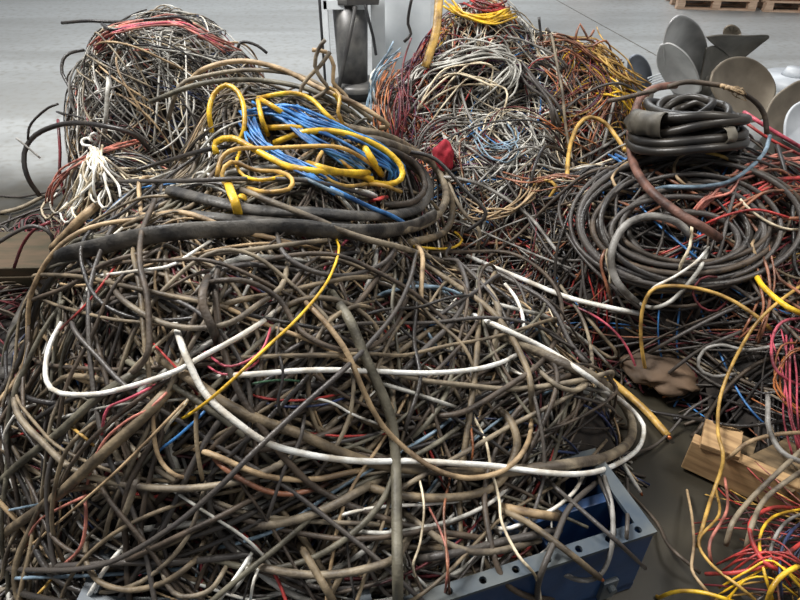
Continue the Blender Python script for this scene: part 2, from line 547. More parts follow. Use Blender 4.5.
blade('blade', [(764, 124), (766, 112), (774, 98), (786, 88), (802, 80), (820, 84), (826, 110), (812, 132), (790, 138), (772, 134)], 4.0, .002, -.004, .08, STEELB, pr)
blade('blade', [(784, 140), (785, 122), (790, 110), (800, 102), (816, 100), (826, 116), (824, 140), (806, 150)], 3.85, .002, -.003, .05, STEELP, pr)
m = MB(); m.cyl((2.72, 4.15, 0), (2.72, 4.05, .32), .17, .12, 24); o = m.build('hub', STEELD, pr, True); o.matrix_parent_inverse = pr.matrix_world.inverted()
pr = prop_root(2.4, 5.2, 'flat pale disc with a round raised boss lying behind the brown propeller')
m = MB(); m.cyl(on_z(792, 86, 0), on_z(792, 86, 0) + Vector((0, 0, .1)), .30, .27, 36); m.build('disc', STEELP, pr, True).matrix_parent_inverse = pr.matrix_world.inverted()
m = MB(); m.cyl(on_z(792, 86, 0) + Vector((-.02, 0, .1)), on_z(792, 86, 0) + Vector((-.02, 0, .17)), .11, .08, 24); m.build('boss', STEELP, pr, True).matrix_parent_inverse = pr.matrix_world.inverted()
pr['category'] = 'disc'; pr.name = 'bossed_disc'
pr = prop_root(1.85, 4.5, 'small blue-grey steel propeller beside the middle heap with one rounded blade')
blade('blade', [(628, 62), (632, 56), (639, 55), (646, 60), (651, 70), (652, 82), (646, 92), (636, 92), (628, 80)], 4.4, .003, .002, .04, noisy('blue_grey_steel', (112, 118, 128), (142, 148, 158), .4, 5, metal=.5), pr)
c_ = on_y(642, 98, 4.4)
m = MB(); m.cyl((c_.x, 4.4, 0), (c_.x, 4.4, c_.z + .06), .12, .07, 20); o = m.build('hub', STEELD, pr, True); o.matrix_parent_inverse = pr.matrix_world.inverted()
for k in range(4):
    a_ = on_y(648 + k * 1.2, 78 + k * 2.2, 4.35); b_ = on_y(660 + k * 1.2, 74 + k * 2.2, 4.45)
    m = MB(); m.cyl(a_, b_, .006, .006, 8); m.build('rod', STEELP, pr).matrix_parent_inverse = pr.matrix_world.inverted()

# ------------------------------------------------------------------ blue crates under the front heap
BLUE = noisy('blue_crate', (28, 54, 92), (46, 78, 120), .45, 5, bump=.1, lo=.3, hi=.7)
RIM = noisy('grey_blue_rim', (60, 72, 84), (98, 102, 100), .5, 8)
def holed_rim(w, d, z, hw, holes, mat, parent):
    """flat flange round an open box, with round holes along the front edge"""
    bm = bmesh.new()
    outer = [(-w / 2, -d / 2), (w / 2, -d / 2), (w / 2, d / 2), (-w / 2, d / 2)]
    # build as strips between holes so the holes are real openings
    def quadbox(x0, x1, y0, y1):
        bmesh.ops.create_cube(bm, size=1, matrix=Matrix.Translation(((x0 + x1) / 2, (y0 + y1) / 2, z)) @ Matrix.Diagonal((x1 - x0, y1 - y0, .012, 1)))
    quadbox(-w / 2, w / 2, d / 2 - hw, d / 2)
    quadbox(-w / 2, -w / 2 + hw, -d / 2 + hw, d / 2 - hw); quadbox(w / 2 - hw, w / 2, -d / 2 + hw, d / 2 - hw)
    n = holes; cell = w / n
    for i in range(n):
        cx = -w / 2 + cell * (i + .5); cy = -d / 2 + hw / 2
        K = 24; r = hw * .24
        for zz in (z + .006, z - .006):
            pass
        top, inn = [], []
        for k in range(K):
            e_, g_ = divmod(k, 6); g_ = g_ / 6 * 2 - 1
            ux, uy = ((g_, -1), (1, g_), (-g_, 1), (-1, -g_))[e_]
            a = math.atan2(uy, ux)
            top.append((cx + ux * cell / 2, cy + uy * hw / 2)); inn.append((cx + math.cos(a) * r, cy + math.sin(a) * r))
        vs = [[bm.verts.new((p[0], p[1], zz)) for p in L_] for L_ in (top, inn) for zz in (z + .006, z - .006)]
        for k in range(K):
            k2 = (k + 1) % K
            bm.faces.new((vs[0][k], vs[0][k2], vs[2][k2], vs[2][k])); bm.faces.new((vs[1][k], vs[3][k], vs[3][k2], vs[1][k2]))
            bm.faces.new((vs[2][k], vs[2][k2], vs[3][k2], vs[3][k])); bm.faces.new((vs[0][k], vs[1][k], vs[1][k2], vs[0][k2]))
    me = bpy.data.meshes.new('rim'); bm.to_mesh(me); bm.free(); me.materials.append(mat)
    return link('rim', me, parent)

def crate(loc, rz, w, d, h, label, comps):
    e = empty('plastic_crate', loc, (0, 0, rz)); tag(e, label, 'crate', 'blue crates under the front heap')
    t = .010; iw, idp = w - .008, d - .008
    m = MB()
    m.box((0, -idp / 2 + t / 2, h / 2), (iw, t, h - .012), bev=.003); m.box((0, idp / 2 - t / 2, h / 2), (iw, t, h), bev=.006)
    m.box((-iw / 2 + t / 2, 0, h / 2), (t, idp, h), bev=.006); m.box((iw / 2 - t / 2, 0, h / 2), (t, idp, h), bev=.006)
    m.box((0, 0, .03), (iw, idp, .02))
    m.build('body', BLUE, e)
    holed_rim(w, d, h, .042, int(w / .09), RIM, e)
    for k in range(1, comps):
        MB().box((0, -idp / 2 + idp * k / comps, h * .55), (iw - .04, .03, h * .8), bev=.004).build('divider', BLUE, e)
    for k in range(1, 3):
        MB().box((-iw / 2 + iw * k / 3, 0, h * .5), (.014, idp - .04, h * .7), bev=.003).build('divider', BLUE, e)
    for s in (-1, 1):
        m = MB(); m.box((s * (iw / 2 - .1), -idp / 2 - .006, .07), (.05, .016, .09), bev=.006); m.cyl((s * (iw / 2 - .1), -idp / 2 - .03, .09), (s * (iw / 2 - .1), -idp / 2, .09), .012, .012, 12)
        m.build('foot_lug', RIM if s > 0 else BLUE, e)
    return e
crate((.254, .961, 0), math.radians(18), .82, .30, .29, 'blue crate with a grey holed rim under the front heap, beside bare floor', 2)
crate((-.47, .98, 0), math.radians(-2), .64, .5, .27, 'blue crate buried in shade under the cables, next to the holed one', 3)

# ------------------------------------------------------------------ red cloth, brown sheet
def blob(name, c, size, mat, seed, amp=.35, sub=4, sc=2.4):
    bm = bmesh.new(); bmesh.ops.create_icosphere(bm, subdivisions=sub, radius=1)
    for v in bm.verts:
        n = noise.noise(v.co * sc + Vector((seed, 0, 0))) * amp + noise.noise(v.co * sc * 3 + Vector((0, seed, 0))) * amp * .35
        v.co = v.co * (1 + n)
        v.co = Vector((v.co.x * size[0], v.co.y * size[1], v.co.z * size[2]))
    me = bpy.data.meshes.new(name); bm.to_mesh(me); bm.free()
    for p_ in me.polygons: p_.use_smooth = True
    me.materials.append(mat); o = link(name, me); o.location = c; return o
q_ = LIE.ray_cast(EYE, ray(443, 157).normalized())[0]
c = q_ - ray(443, 157).normalized() * .05
o = blob('cloth', c, (.05, .05, .075), noisy('red_cloth', (120, 20, 36), (176, 40, 54), .85, 6, bump=.8, bscale=25), 3.3, .28, sc=1.6)
tag(o, 'crumpled red cloth stuffed into the side of the middle heap', 'cloth')
o = blob('paper_sack', on_z(668, 366, .08), (.17, .15, .06), noisy('brown_paper', (60, 49, 39), (112, 90, 70), .8, 4, bump=1, bscale=14), 8.1, .26, sc=2.6)
tag(o, 'crumpled brown paper sack in the hollow between the front and coil heaps', 'sack')

# ------------------------------------------------------------------ filler: what nobody could count
def sample_start(zone):
    for _ in range(200):
        if R() < .5:        # half of the starts where one can look at the heap
            d = ray(U(-40, 840), U(-30, 640)).normalized()
            q, nr, _, _ = LIE.ray_cast(EYE, d)
            if q is not None and q.z > .04 and zone[0] < q.x < zone[1] and heap_of(q) == zone[4]: return q
            continue
        x = U(zone[0], zone[1]); y = U(zone[2], zone[3])
        q, nr, _, _ = LIE.find_nearest(Vector((x, y, U(.05, 1.2))))
        if q is not None and q.z > .03 and heap_of(q) == zone[4]:
            return q
    return None

def pick(pal):
    r = R() * sum(w for _, w in pal)
    for k, w in pal:
        r -= w
        if r <= 0: return k
    return pal[-1][0]

PAL = {
    'A': [('brown', 26), ('dark brown', 24), ('grey brown', 16), ('black', 10), ('charcoal', 14), ('olive grey', 8), ('tan', 9), ('white', 5), ('pale grey', 7), ('red', 3), ('pink', 2), ('maroon', 4), ('navy', 2), ('ochre', 1), ('blue', 1)],
    'A_low': [('brown', 20), ('dark brown', 30), ('grey brown', 12), ('black', 20), ('charcoal', 24), ('olive grey', 6), ('tan', 5), ('white', 6), ('pale grey', 8), ('red', 2), ('maroon', 6), ('navy', 5), ('pale blue', 3), ('blue', 2)],
    'A_top': [('brown', 20), ('dark brown', 18), ('olive grey', 20), ('grey brown', 18), ('charcoal', 10), ('black', 8), ('tan', 7), ('pale grey', 4)],
    'B': [('pale grey', 36), ('white', 6), ('grey', 26), ('black', 12), ('charcoal', 12), ('grey brown', 10), ('tan', 8), ('cream', 7), ('salmon', 5), ('maroon', 5), ('navy', 3), ('white', 4)],
    'B_low': [('grey', 10), ('black', 10), ('charcoal', 14), ('grey brown', 14), ('maroon', 10), ('cream', 8), ('salmon', 7), ('olive grey', 8)],
    'C': [('pale grey', 40), ('grey', 26), ('cream', 20), ('white', 6), ('black', 10), ('charcoal', 14), ('grey brown', 10), ('maroon', 6), ('red', 4), ('purple', 6), ('copper', 4), ('navy', 4), ('blue', 2)],
    'C_left': [('orange', 12), ('maroon', 14), ('red', 8), ('purple', 14), ('copper', 10), ('grey', 8), ('pale grey', 6), ('charcoal', 8), ('white', 3)],
    'C_top': [('yellow', 5), ('red', 6), ('orange', 7), ('cream', 20), ('pale grey', 12), ('grey', 12), ('maroon', 6), ('charcoal', 8)],
    'C_right': [('orange', 12), ('ochre', 14), ('yellow', 7), ('copper', 12), ('cream', 8), ('grey', 12), ('purple', 8), ('maroon', 6), ('charcoal', 12), ('red', 4)],
    'C_low': [('copper', 16), ('maroon', 16), ('dark brown', 14), ('brown', 10), ('tan', 8), ('charcoal', 12), ('black', 8), ('red', 5), ('ochre', 4)],
    'D': [('black', 22), ('charcoal', 22), ('dark brown', 16), ('copper', 10), ('maroon', 8), ('brown', 8), ('grey', 4), ('red', 3), ('orange', 3), ('blue', 1)],
    'D_right': [('maroon', 12), ('copper', 14), ('dark brown', 16), ('charcoal', 14), ('red', 6), ('salmon', 7), ('pink', 4), ('grey brown', 10), ('ochre', 4), ('black', 8)],
    'E': [('red', 10), ('yellow', 4), ('maroon', 12), ('copper', 10), ('ochre', 8), ('charcoal', 14), ('dark brown', 14), ('salmon', 6), ('navy', 3)],
    'F': [('charcoal', 16), ('dark brown', 16), ('maroon', 12), ('grey brown', 12), ('tan', 6), ('black', 14), ('red', 4)],
}
def palette_at(p):
    h = heap_of(p)
    x, y, z = p
    if h == 'P': h = 'D' if x > .9 else 'A'
    if h in ('A', 'K'): return 'A_top' if z > .86 else 'A' if z > .62 else 'A_low'
    if h == 'B': return 'B' if y > 2.55 and z > .4 else 'B_low'
    if h == 'C':
        if z < .36: return 'C_low'
        if z > 1.0: return 'C_top'
        if x < .22: return 'C_left'
        if x > .85: return 'C_right'
        return 'C'
    if h == 'D': return 'D_right' if x > 1.55 else 'D'
    return h or 'F'

ZONES = {'A': (-1.5, .8, .75, 2.9, 'A'), 'B': (-1.75, -.45, 1.6, 3.7, 'B'), 'C': (-.2, 1.6, 1.8, 4.2, 'C'), 'D': (.45, 2.3, 1.1, 3.1, 'D'),
         'E': (.75, 1.65, .55, 1.2, 'E'), 'F': (-2.45, -1.2, 1.8, 3.3, 'F')}
# count, radius range, curvature range, length, inset range
FILL = {'A': (2300, (.003, .0088), (-3.6, 3.6), (.8, 2.2), (-.10, -.014)),
        'B': (2100, (.0024, .0052), (-5, 5), (.45, 1.2), (-.08, .0)),
        'C': (2900, (.0022, .0058), (-13, 13), (.3, .9), (-.07, .01)),
        'D': (1300, (.0028, .008), (-5, 5), (.6, 1.6), (-.10, -.01)),
        'E': (150, (.002, .004), (-9, 9), (.3, .8), (-.02, .02)),
        'F': (220, (.003, .008), (-7, 7), (.3, .9), (-.03, .02))}
HEAPNAME = {'A': 'front heap', 'B': 'heap behind the front heap on the window side', 'C': 'middle heap', 'D': 'coil heap', 'E': 'small floor heap', 'F': 'low scrap heap'}

def heading(q, nr, heap):
    """tangent at start: cables on the front heap mostly lie along its face"""
    side = Vector((0, 0, 1)).cross(nr)
    if side.length < .15: side = Vector((1, 0, 0))
    side.normalize()
    dn = nr.cross(side)
    if heap == 'A':
        if q.x < -.85 and R() < .8: v = Vector((-.55 + random.gauss(0, .25), -.75, -.6 + random.gauss(0, .3)))
        elif q.x > .25 and q.y > 1.1 and R() < .6: v = Vector((.8, -.7 + random.gauss(0, .4), -.35 + random.gauss(0, .25)))
        else: v = None
        if v is not None:
            v = v - nr * v.dot(nr)
            return v.normalized() if R() < .5 else -v.normalized()
        a = random.gauss(0, .25) if R() < .86 else U(-1.5, 1.5)
    elif heap == 'D':
        a = random.gauss(0, .5)
    else:
        a = U(-1.6, 1.6)
    t = side * math.cos(a) + dn * math.sin(a)
    return t if R() < .5 else -t

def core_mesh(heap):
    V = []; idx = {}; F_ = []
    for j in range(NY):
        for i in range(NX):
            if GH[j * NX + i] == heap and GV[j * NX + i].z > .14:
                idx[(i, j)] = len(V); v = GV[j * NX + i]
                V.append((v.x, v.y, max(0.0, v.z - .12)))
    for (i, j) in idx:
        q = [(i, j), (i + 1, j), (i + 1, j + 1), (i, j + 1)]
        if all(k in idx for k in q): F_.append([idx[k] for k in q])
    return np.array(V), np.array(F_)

CORE = noisy('core_gap_shade', (26, 22, 19), (44, 37, 31), .8, 20, bump=.8, bscale=40)  # dark shell inside each heap; shade of the gaps is put into its colour
mats_all = list(MAT.values()) + [CORE]
mkeys = list(MAT.keys())
for hp, (n, rr, kr, lr, ins) in FILL.items():
    pieces = []
    V, Fq = core_mesh(hp)
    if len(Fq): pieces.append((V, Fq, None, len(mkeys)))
    sheaf = None
    for i in range(n):
        q = sample_start(ZONES[hp])
        if q is None: continue
        _, nr, _, _ = LIE.find_nearest(q)
        if nr.z < 0: nr = -nr
        # cables lie in small sheaves: a few neighbours share heading and bend
        if i % 4 == 0 or sheaf is None: sheaf = (q, heading(q, nr, hp), U(*kr) * (R() ** 1.2), U(*lr), U(*ins), None)
        hq, hd, hk, hl, hi, hc = sheaf
        off_ = Vector((random.gauss(0, .03), random.gauss(0, .03), random.gauss(0, .03)))
        P = walk(hq + off_, hd + Vector((random.gauss(0, .12), random.gauss(0, .12), 0)), hl * U(.7, 1.2), .04, hk + random.gauss(0, .6), 2.0, hi + U(-.015, .012), 4, fl=(10 if hq.x < -.9 or hp == 'F' else 2))
        if P is None: continue
        k = pick(PAL[palette_at(P[len(P) // 2])])
        if hp in 'AE' and any(p_[0] > .36 and 560 < to_px(p_)[0] < 690 and to_px(p_)[1] > 488 for p_ in P): continue
        if hp == 'D' and sum(668 < to_px(p_)[0] < 770 and 436 < to_px(p_)[1] < 505 for p_ in P) > 1: continue
        if hc is None or R() < .45: sheaf = (hq, hd, hk, hl, hi, k)
        else: k = hc
        r = rr[0] + (rr[1] - rr[0]) * R() ** 1.7
        if k in ('red', 'pink', 'blue', 'yellow', 'navy', 'ochre', 'orange', 'salmon', 'maroon', 'purple', 'white', 'cream'): r = min(r, rr[0] * 1.5)
        V, Q, T3 = tube_arrays(P, r, 5)
        pieces.append((V, Q, T3, mkeys.index(k)))
    o = link('cable_tangle', mesh_from('cable_tangle', pieces, mats_all))
    tag(o, {'A': 'dense brown cable tangle inside the big front heap', 'B': 'grey wire tangle of the heap topped by pink wires', 'C': 'pale and reddish wire tangle of the middle heap by the pillar',
            'D': 'dark cable tangle under the thick black coil', 'E': 'low red and yellow wire tangle on the floor by the broken pallet', 'F': 'low dark wire tangle on the floor round the old board'}[hp],
        'cable tangle', kind='stuff')

# ------------------------------------------------------------------ single cables and wires
LANDMARKS = []      # (px, py, phrase) used to say beside what a cable lies
THINGS = []
COUNT = {'cable': 0, 'wire': 0}

def lie_hit(px, py):
    d = ray(px, py); L_ = d.length
    loc, nr, _, dist = LIE.ray_cast(EYE, d / L_)
    if loc is None: return None, None, None
    return dist / L_, loc, nr

def drape(pts, hp=None, lift=.012, layer=0, free=None, it=14, ends=None, tuck=0, tuck_ends=(1, 1)):
    """lay a traced line over the heaps; where it swings clear of them its distance runs on from its neighbours"""
    P = np.array([(p[0], p[1], 0.) for p in pts], float)
    P = resample(P, 6)
    t = np.full(len(P), np.nan)
    for i, (x, y, _) in enumerate(P):
        if free is not None: t[i] = free / ray(x, y).y; continue
        tt, loc, nr = lie_hit(x, y)
        if loc is None: continue
        if hp is not None and (heap_of(loc) or '-') not in hp: continue
        t[i] = tt
    ok = ~np.isnan(t)
    if ok.sum() < 2:
        t[:] = 3.0 if ok.sum() == 0 else np.nanmean(t); ok[:] = True
    idx = np.arange(len(t))
    hit = t.copy()
    t = np.interp(idx, idx[ok], t[ok])
    for _ in range(it):
        u = t.copy(); u[1:-1] = (t[:-2] + t[1:-1] * 1 + t[2:]) / 3; u[0] = (t[0] + t[1]) / 2; u[-1] = (t[-1] + t[-2]) / 2
        t = u
    t = np.where(ok, np.minimum(t, hit), t)
    for _ in range(3):
        u = t.copy(); u[1:-1] = (t[:-2] + t[1:-1] + t[2:]) / 3; t = u
    t = t - lift - layer * .01
    if tuck:
        m = max(2, min(5, len(t) // 5)); f = tuck * (1 - np.arange(m) / m) ** 1.3
        if tuck_ends[0]: t[:m] += f
        if tuck_ends[1]: t[-m:] += f[::-1]
        t = np.convolve(np.pad(t, 1, mode='edge'), [.25, .5, .25], 'valid')
    if ends: t = t + np.interp(idx, [0, idx[-1]], ends)
    Q = np.array([tuple(EYE + ray(x, y) * tt) for (x, y, _), tt in zip(P, t)])
    Q[:, 2] = np.maximum(Q[:, 2], .006)
    return Q, float(np.median(t))

COPPER = noisy('bare_copper', (150, 82, 48), (196, 120, 76), .35, 9, metal=.7)
CUT = noisy('cut_insulation_end', (150, 132, 104), (196, 178, 148), .7, 9)
def make(kind, pts, rad, colour, label, group, flat=1., n=10, cut=False):
    V, Q, T3 = tube_arrays(pts, rad, n, flat)
    o = link(kind, mesh_from(kind, [(V, Q, T3, 0)], [MAT[colour]]))
    tag(o, label, kind, group)
    if cut:     # bare conductor showing at the cut end
        d = pts[-1] - pts[-2]; d = d / (np.linalg.norm(d) + 1e-9)
        E = np.array([pts[-1] - d * .002, pts[-1] + d * .006, pts[-1] + d * .014])
        V, Q, T3 = tube_arrays(E, np.array([rad * .6, rad * .6, rad * .5]), 8)
        link('conductor', mesh_from('conductor', [(V, Q, T3, 0)], [COPPER]), o)
    COUNT[kind] += 1
    mid = pts[len(pts) // 2]
    THINGS.append((o, pts))
    return o

def tr(colour, w, pts, label, group, mark=None, hp=None, layer=0, flat=1., free=None, n=10, kind=None, lift=None, cut=False, it=14, tuck=None, te=(1, 1)):
    if tuck is None: tuck = 0 if free is not None else .045 + layer * .012
    Q, t = drape(pts, hp, (.012 if lift is None else lift), layer, free, it, tuck=tuck, tuck_ends=(te[0], te[1] and not cut))
    r = w / 2 / F * t
    kind = kind or ('cable' if w >= 4 else 'wire')
    Q = Q.copy()
    o = make(kind, Q, r, colour, label, group, flat, n, cut)
    if mark:
        a = to_px(Q[len(Q) // 2]); LANDMARKS.append((a[0], a[1], mark))
    return o

def fan(count, colour, w, pts, label, group, jit=3., mark=None, cols=None, **kw):
    """several single wires running more or less together; each one is an object"""
    for i in range(count):
        dx, dy, ex, ey = (random.gauss(0, jit) for _ in range(4))
        s = U(-.2, .2)
        m = len(pts) - 1
        q = []
        for k, (x, y) in enumerate(pts):
            f = k / max(1, m)
            q.append((x + dx * (1 - f) + ex * f + random.gauss(0, jit * .45), y + dy * (1 - f) + ey * f + random.gauss(0, jit * .45)))
        c = random.choice(cols) if cols else colour
        if R() < .35 and len(q) > 4: q = q[:-1] if R() < .5 else q[1:]
        tr(c, w * U(.8, 1.15), q, label.format(c), group, mark=mark if i == 0 else None, layer=U(.8, 3.4), n=7, **kw)

G_W = 'white cables wound over the front heap'
G_B = 'brown and black cables of the front heap'
G_T = 'flat black cables across the shelf of the front heap'
# --- thick flat belts on the shelf
tr('worn black', 17, [(7, 379), (14, 332), (37, 288), (61, 258), (101, 246), (145, 236), (189, 231), (236, 229), (292, 227), (349, 232), (405, 228), (434, 215)],
   'widest black belt-like cable, sweeping from the heap shelf down its far slope', G_T, 'widest black belt-like cable', flat=.55, layer=1.2, n=14)
tr('worn black', 14, [(170, 190), (217, 202), (255, 210), (311, 212), (367, 216), (412, 211), (428, 192), (420, 170), (392, 155)],
   'flat black cable bent round in a hook just under the blue wires', G_T, 'hooked flat black cable', flat=.6, layer=1, n=14)
tr('worn black', 13, [(190, 214), (240, 219), (300, 222), (350, 224)], 'short flaking black flat cable between the hooked one and the widest belt', G_T, flat=.5, n=14)
tr('grey brown', 9, [(360, 136), (397, 147), (431, 162), (446, 192), (439, 213), (418, 226), (380, 232)], 'thick grey-brown cable curling round the pillar-side end of the shelf', G_B, 'thick curl at the shelf end', layer=1.5)
tr('dark brown', 7, [(375, 144), (412, 162), (425, 187), (410, 203), (380, 205)], 'dark brown cable curling inside the thick grey-brown curl', G_B, layer=1)
tr('brown', 7, [(350, 128), (395, 140), (436, 168), (452, 205), (444, 232), (410, 243)], 'brown cable curling outside the thick grey-brown curl', G_B, layer=1)
tr('black', 4, [(405, 151), (435, 159), (465, 190), (486, 214), (466, 232)], 'thin black cable arching out from the shelf towards the middle heap', G_B, hp='A', layer=1)
tr('grey brown', 6.5, [(240, 189), (277, 204), (315, 219), (356, 236), (405, 249), (442, 262), (472, 275), (487, 287), (499, 311), (495, 343), (488, 362)],
   'pale brown cable running from the yellow tape over the widest belt and down', G_B, 'pale brown cable from the yellow tape', layer=2.4)
tr('charcoal', 4.5, [(0, 201), (60, 190), (110, 182), (180, 181), (240, 179), (300, 180), (350, 190), (380, 200)], 'long black cable crossing above the shelf under the yellow wires', G_B, layer=1)
tr('black', 4.5, [(130, 172), (170, 160), (205, 150), (230, 146)], 'short black cable leading up to the yellow loop', G_B, layer=1.5)
tr('tan', 5, [(184, 90), (202, 70), (240, 61), (281, 69), (319, 88), (360, 106), (388, 125), (380, 128)], 'pale tan cable arching over the crest of the front heap', G_B, 'tan arch on the crest', hp='A', layer=2, lift=.03)
tr('grey brown', 4.5, [(168, 120), (180, 86), (205, 76), (250, 70), (300, 76), (345, 100), (372, 120)], 'grey-brown cable arching just inside the tan arch of the crest', G_B, hp='A', layer=1.5)
tr('olive grey', 5, [(150, 102), (200, 84), (255, 80), (310, 90), (350, 112)], 'olive cable lying across the crest below the arches', G_B, hp='A', layer=1)
tr('grey brown', 4, [(325, 40), (318, 50), (315, 66), (322, 80), (328, 88), (318, 96), (306, 100), (300, 92), (308, 78), (320, 66), (330, 52)], 'twisted grey cable sticking up from the crest before the machine', G_B, hp='A', layer=1, free=2.2)
tr('tan', 4, [(312, 50), (326, 52), (334, 66), (333, 82), (346, 96), (350, 106)], 'tan cable curl at the crest beneath the machine stand', G_B, hp='A', layer=1, free=2.3)
# --- long white cables
tr('white', 6, [(473, 315), (513, 333), (553, 353), (593, 380), (622, 401), (640, 419), (644, 432), (636, 451), (608, 468), (579, 474), (540, 472), (495, 466), (452, 463), (412, 461), (358, 461), (311, 455), (270, 444), (240, 425), (207, 396), (190, 365), (180, 340), (174, 320)],
   'longest white cable, looping round the pallet-side bulge of the front heap', G_W, 'longest white cable', layer=4, lift=.02)
tr('white', 5.5, [(62, 322), (51, 342), (46, 362), (47, 382), (60, 393), (96, 394), (132, 386), (176, 371), (203, 356), (233, 340), (262, 322), (278, 309)],
   'white cable bent like a hook on the far slope of the front heap', G_W, 'hook-shaped white cable', layer=3.5)
tr('white', 5.5, [(210, 377), (256, 374), (312, 370), (369, 371), (425, 373), (470, 370), (500, 363), (518, 354)],
   'white cable running level across the middle of the front heap', G_W, 'level white cable', layer=3.5)
tr('white', 5, [(467, 256), (520, 278), (567, 297), (607, 307), (642, 314)], 'straight white cable bridging from the front heap to the coil heap', G_W, 'bridging white cable', layer=2.5)
tr('white', 3.2, [(95, 276), (135, 271), (169, 266), (192, 253), (213, 239)], 'thin white wire curving just below the widest belt', G_W, 'thin white wire below the belt', layer=2)
tr('pale grey', 3.6, [(493, 303), (520, 310), (550, 318), (580, 337), (607, 363), (622, 381)], 'thin pale wire sloping down inside the bridging white cable', G_W, layer=2)
tr('white', 3.5, [(505, 284), (516, 298), (523, 318), (523, 341)], 'short white wire hanging steeply near the bridging white cable', G_W, layer=2)
tr('pale grey', 4.2, [(344, 530), (385, 533), (425, 527), (459, 518), (493, 501), (518, 477)], 'pale cable bowed under the olive upright cable', G_W, 'bowed pale cable', layer=2.5)
tr('white', 4, [(583, 477), (573, 493), (555, 508), (532, 519), (505, 529), (482, 523)], 'white cable dropping from the longest one above the blue crate', G_W, layer=2)
tr('cream', 3, [(473, 415), (486, 442), (491, 468), (499, 498), (502, 523), (518, 555), (536, 577), (541, 604)], 'long cream wire wandering down to the blue crate', G_W, 'wandering cream wire', layer=4)
tr('cream', 2.5, [(411, 463), (419, 478), (424, 508), (420, 543), (413, 566), (418, 584)], 'cream wire dangling beside the olive upright cable', G_W, layer=4.2)
tr('white', 4.6, [(128, 542), (112, 560), (98, 580), (84, 604)], 'short white cable slanting into shade at the heap foot', G_W, layer=2)
tr('white', 4, [(253, 551), (238, 574), (218, 602)], 'white slanting stub near the heap foot, plainest of its trio', G_W, layer=2.5)
tr('pale grey', 3.5, [(252, 556), (243, 578), (233, 592)], 'pale grey stub tucked against the plain white stub', G_W, layer=1.5)
tr('white', 3, [(262, 560), (254, 580), (250, 602)], 'steepest of the white stubs at the heap foot', G_W, layer=2)
tr('pale grey', 4.2, [(376, 382), (410, 392), (455, 407)], 'short pale cable under the level white cable', G_W, layer=2)
tr('white', 3, [(36, 404), (20, 410), (9, 424), (4, 438), (9, 452)], 'white wire hooking downwards at the far rim of the front heap', G_W, layer=1.5)
tr('white', 3.2, [(0, 60), (0, 60)], 'x', G_W) if False else None
tr('white', 3.4, [(322, 523), (345, 514), (380, 507), (430, 504), (470, 500)], 'white cable showing through just above the bowed pale cable', G_W, layer=1)
tr('cream', 3.4, [(160, 440), (168, 425), (185, 404), (195, 388)], 'short cream stub next to the thick rose-brown cable', G_W, layer=2.5)
tr('pale grey', 3, [(60, 418), (90, 410), (125, 404), (165, 401), (205, 396)], 'thin pale wire lying nearly level under the white hook', G_W, layer=1)
tr('white', 2.6, [(300, 395), (330, 402), (352, 414), (378, 424)], 'thin white wire below the level white cable', G_W, layer=2)
tr('white', 2.8, [(95, 246), (110, 238), (122, 228)], 'tiny white end poking over the belt', G_W, layer=3.2)
# --- named brown, black and tan ones on the face
tr('olive grey', 10.5, [(331, 293), (350, 321), (365, 357), (380, 389), (390, 415), (394, 440), (396, 468), (397, 535), (398, 606)],
   'thick olive cable standing upright down the face of the front heap', G_B, 'thick upright olive cable', layer=5, n=14)
tr('tan', 5.5, [(294, 291), (324, 321), (346, 351), (361, 385), (374, 412), (388, 432), (412, 454), (439, 471), (469, 478), (500, 472), (520, 456), (530, 436), (531, 420)],
   'tan cable swinging from the upright olive cable into a wide bowl curve', G_B, 'bowl-curved tan cable', layer=5.5)
tr('charcoal', 5.5, [(416, 252), (410, 280), (395, 312), (369, 344), (339, 374), (305, 404), (256, 450), (216, 490), (172, 527), (120, 558), (80, 569), (32, 570), (-8, 567)],
   'long dark cable running diagonally from the shelf down to the heap foot', G_B, 'long diagonal dark cable', layer=5.5)
tr('dark brown', 5.5, [(196, 297), (206, 284), (228, 280), (252, 283), (279, 299), (297, 327), (320, 343), (350, 351), (376, 344), (395, 325), (410, 290)],
   'dark brown cable hanging in a wide U under the shelf', G_B, 'U-shaped dark brown cable', layer=3.5)
tr('grey brown', 6, [(288, 262), (281, 287), (256, 306), (232, 322), (202, 328), (169, 325), (142, 313), (118, 295), (105, 270)],
   'pale brown cable hanging in a U nearer the white hook', G_B, 'U-shaped pale brown cable', layer=3)
tr('dark brown', 6, [(155, 200), (142, 232), (140, 264), (147, 295), (149, 325), (148, 352), (136, 370), (116, 382)], 'dark twisted cable hanging over the belt towards the white hook', G_B, 'dark twisted hanging cable', layer=5)
tr('brown', 11.5, [(180, 378), (140, 420), (100, 456), (64, 490), (32, 514), (-6, 540)], 'thick rose-brown cable sloping down to the dirty floor', G_B, 'thick rose-brown sloping cable', layer=3.5, n=14)
tr('olive grey', 9, [(150, 364), (100, 396), (60, 432), (24, 460), (-6, 488)], 'thick olive cable sloping parallel above the rose-brown one', G_B, 'thick olive sloping cable', layer=2, n=12)
tr('brown', 10.5, [(160, 358), (192, 380), (224, 403), (260, 420), (300, 434), (340, 452), (385, 466), (440, 471), (500, 473)],
   'thick brown cable descending under the longest white cable', G_B, 'thick descending brown cable', layer=2, n=12)
tr('grey brown', 10.5, [(487, 330), (520, 343), (560, 362), (595, 378), (620, 400), (632, 424), (628, 443), (606, 457), (570, 464), (520, 470), (470, 474)],
   'thick grey-brown cable curving inside the longest white cable', G_B, 'thick curved grey-brown cable', layer=2.5, n=12)
tr('ochre', 7, [(598, 370), (620, 388), (645, 410), (668, 436)], 'orange-brown cable stub pointing past the bulge at the pallet', G_B, 'orange-brown stub', layer=2, cut=True)
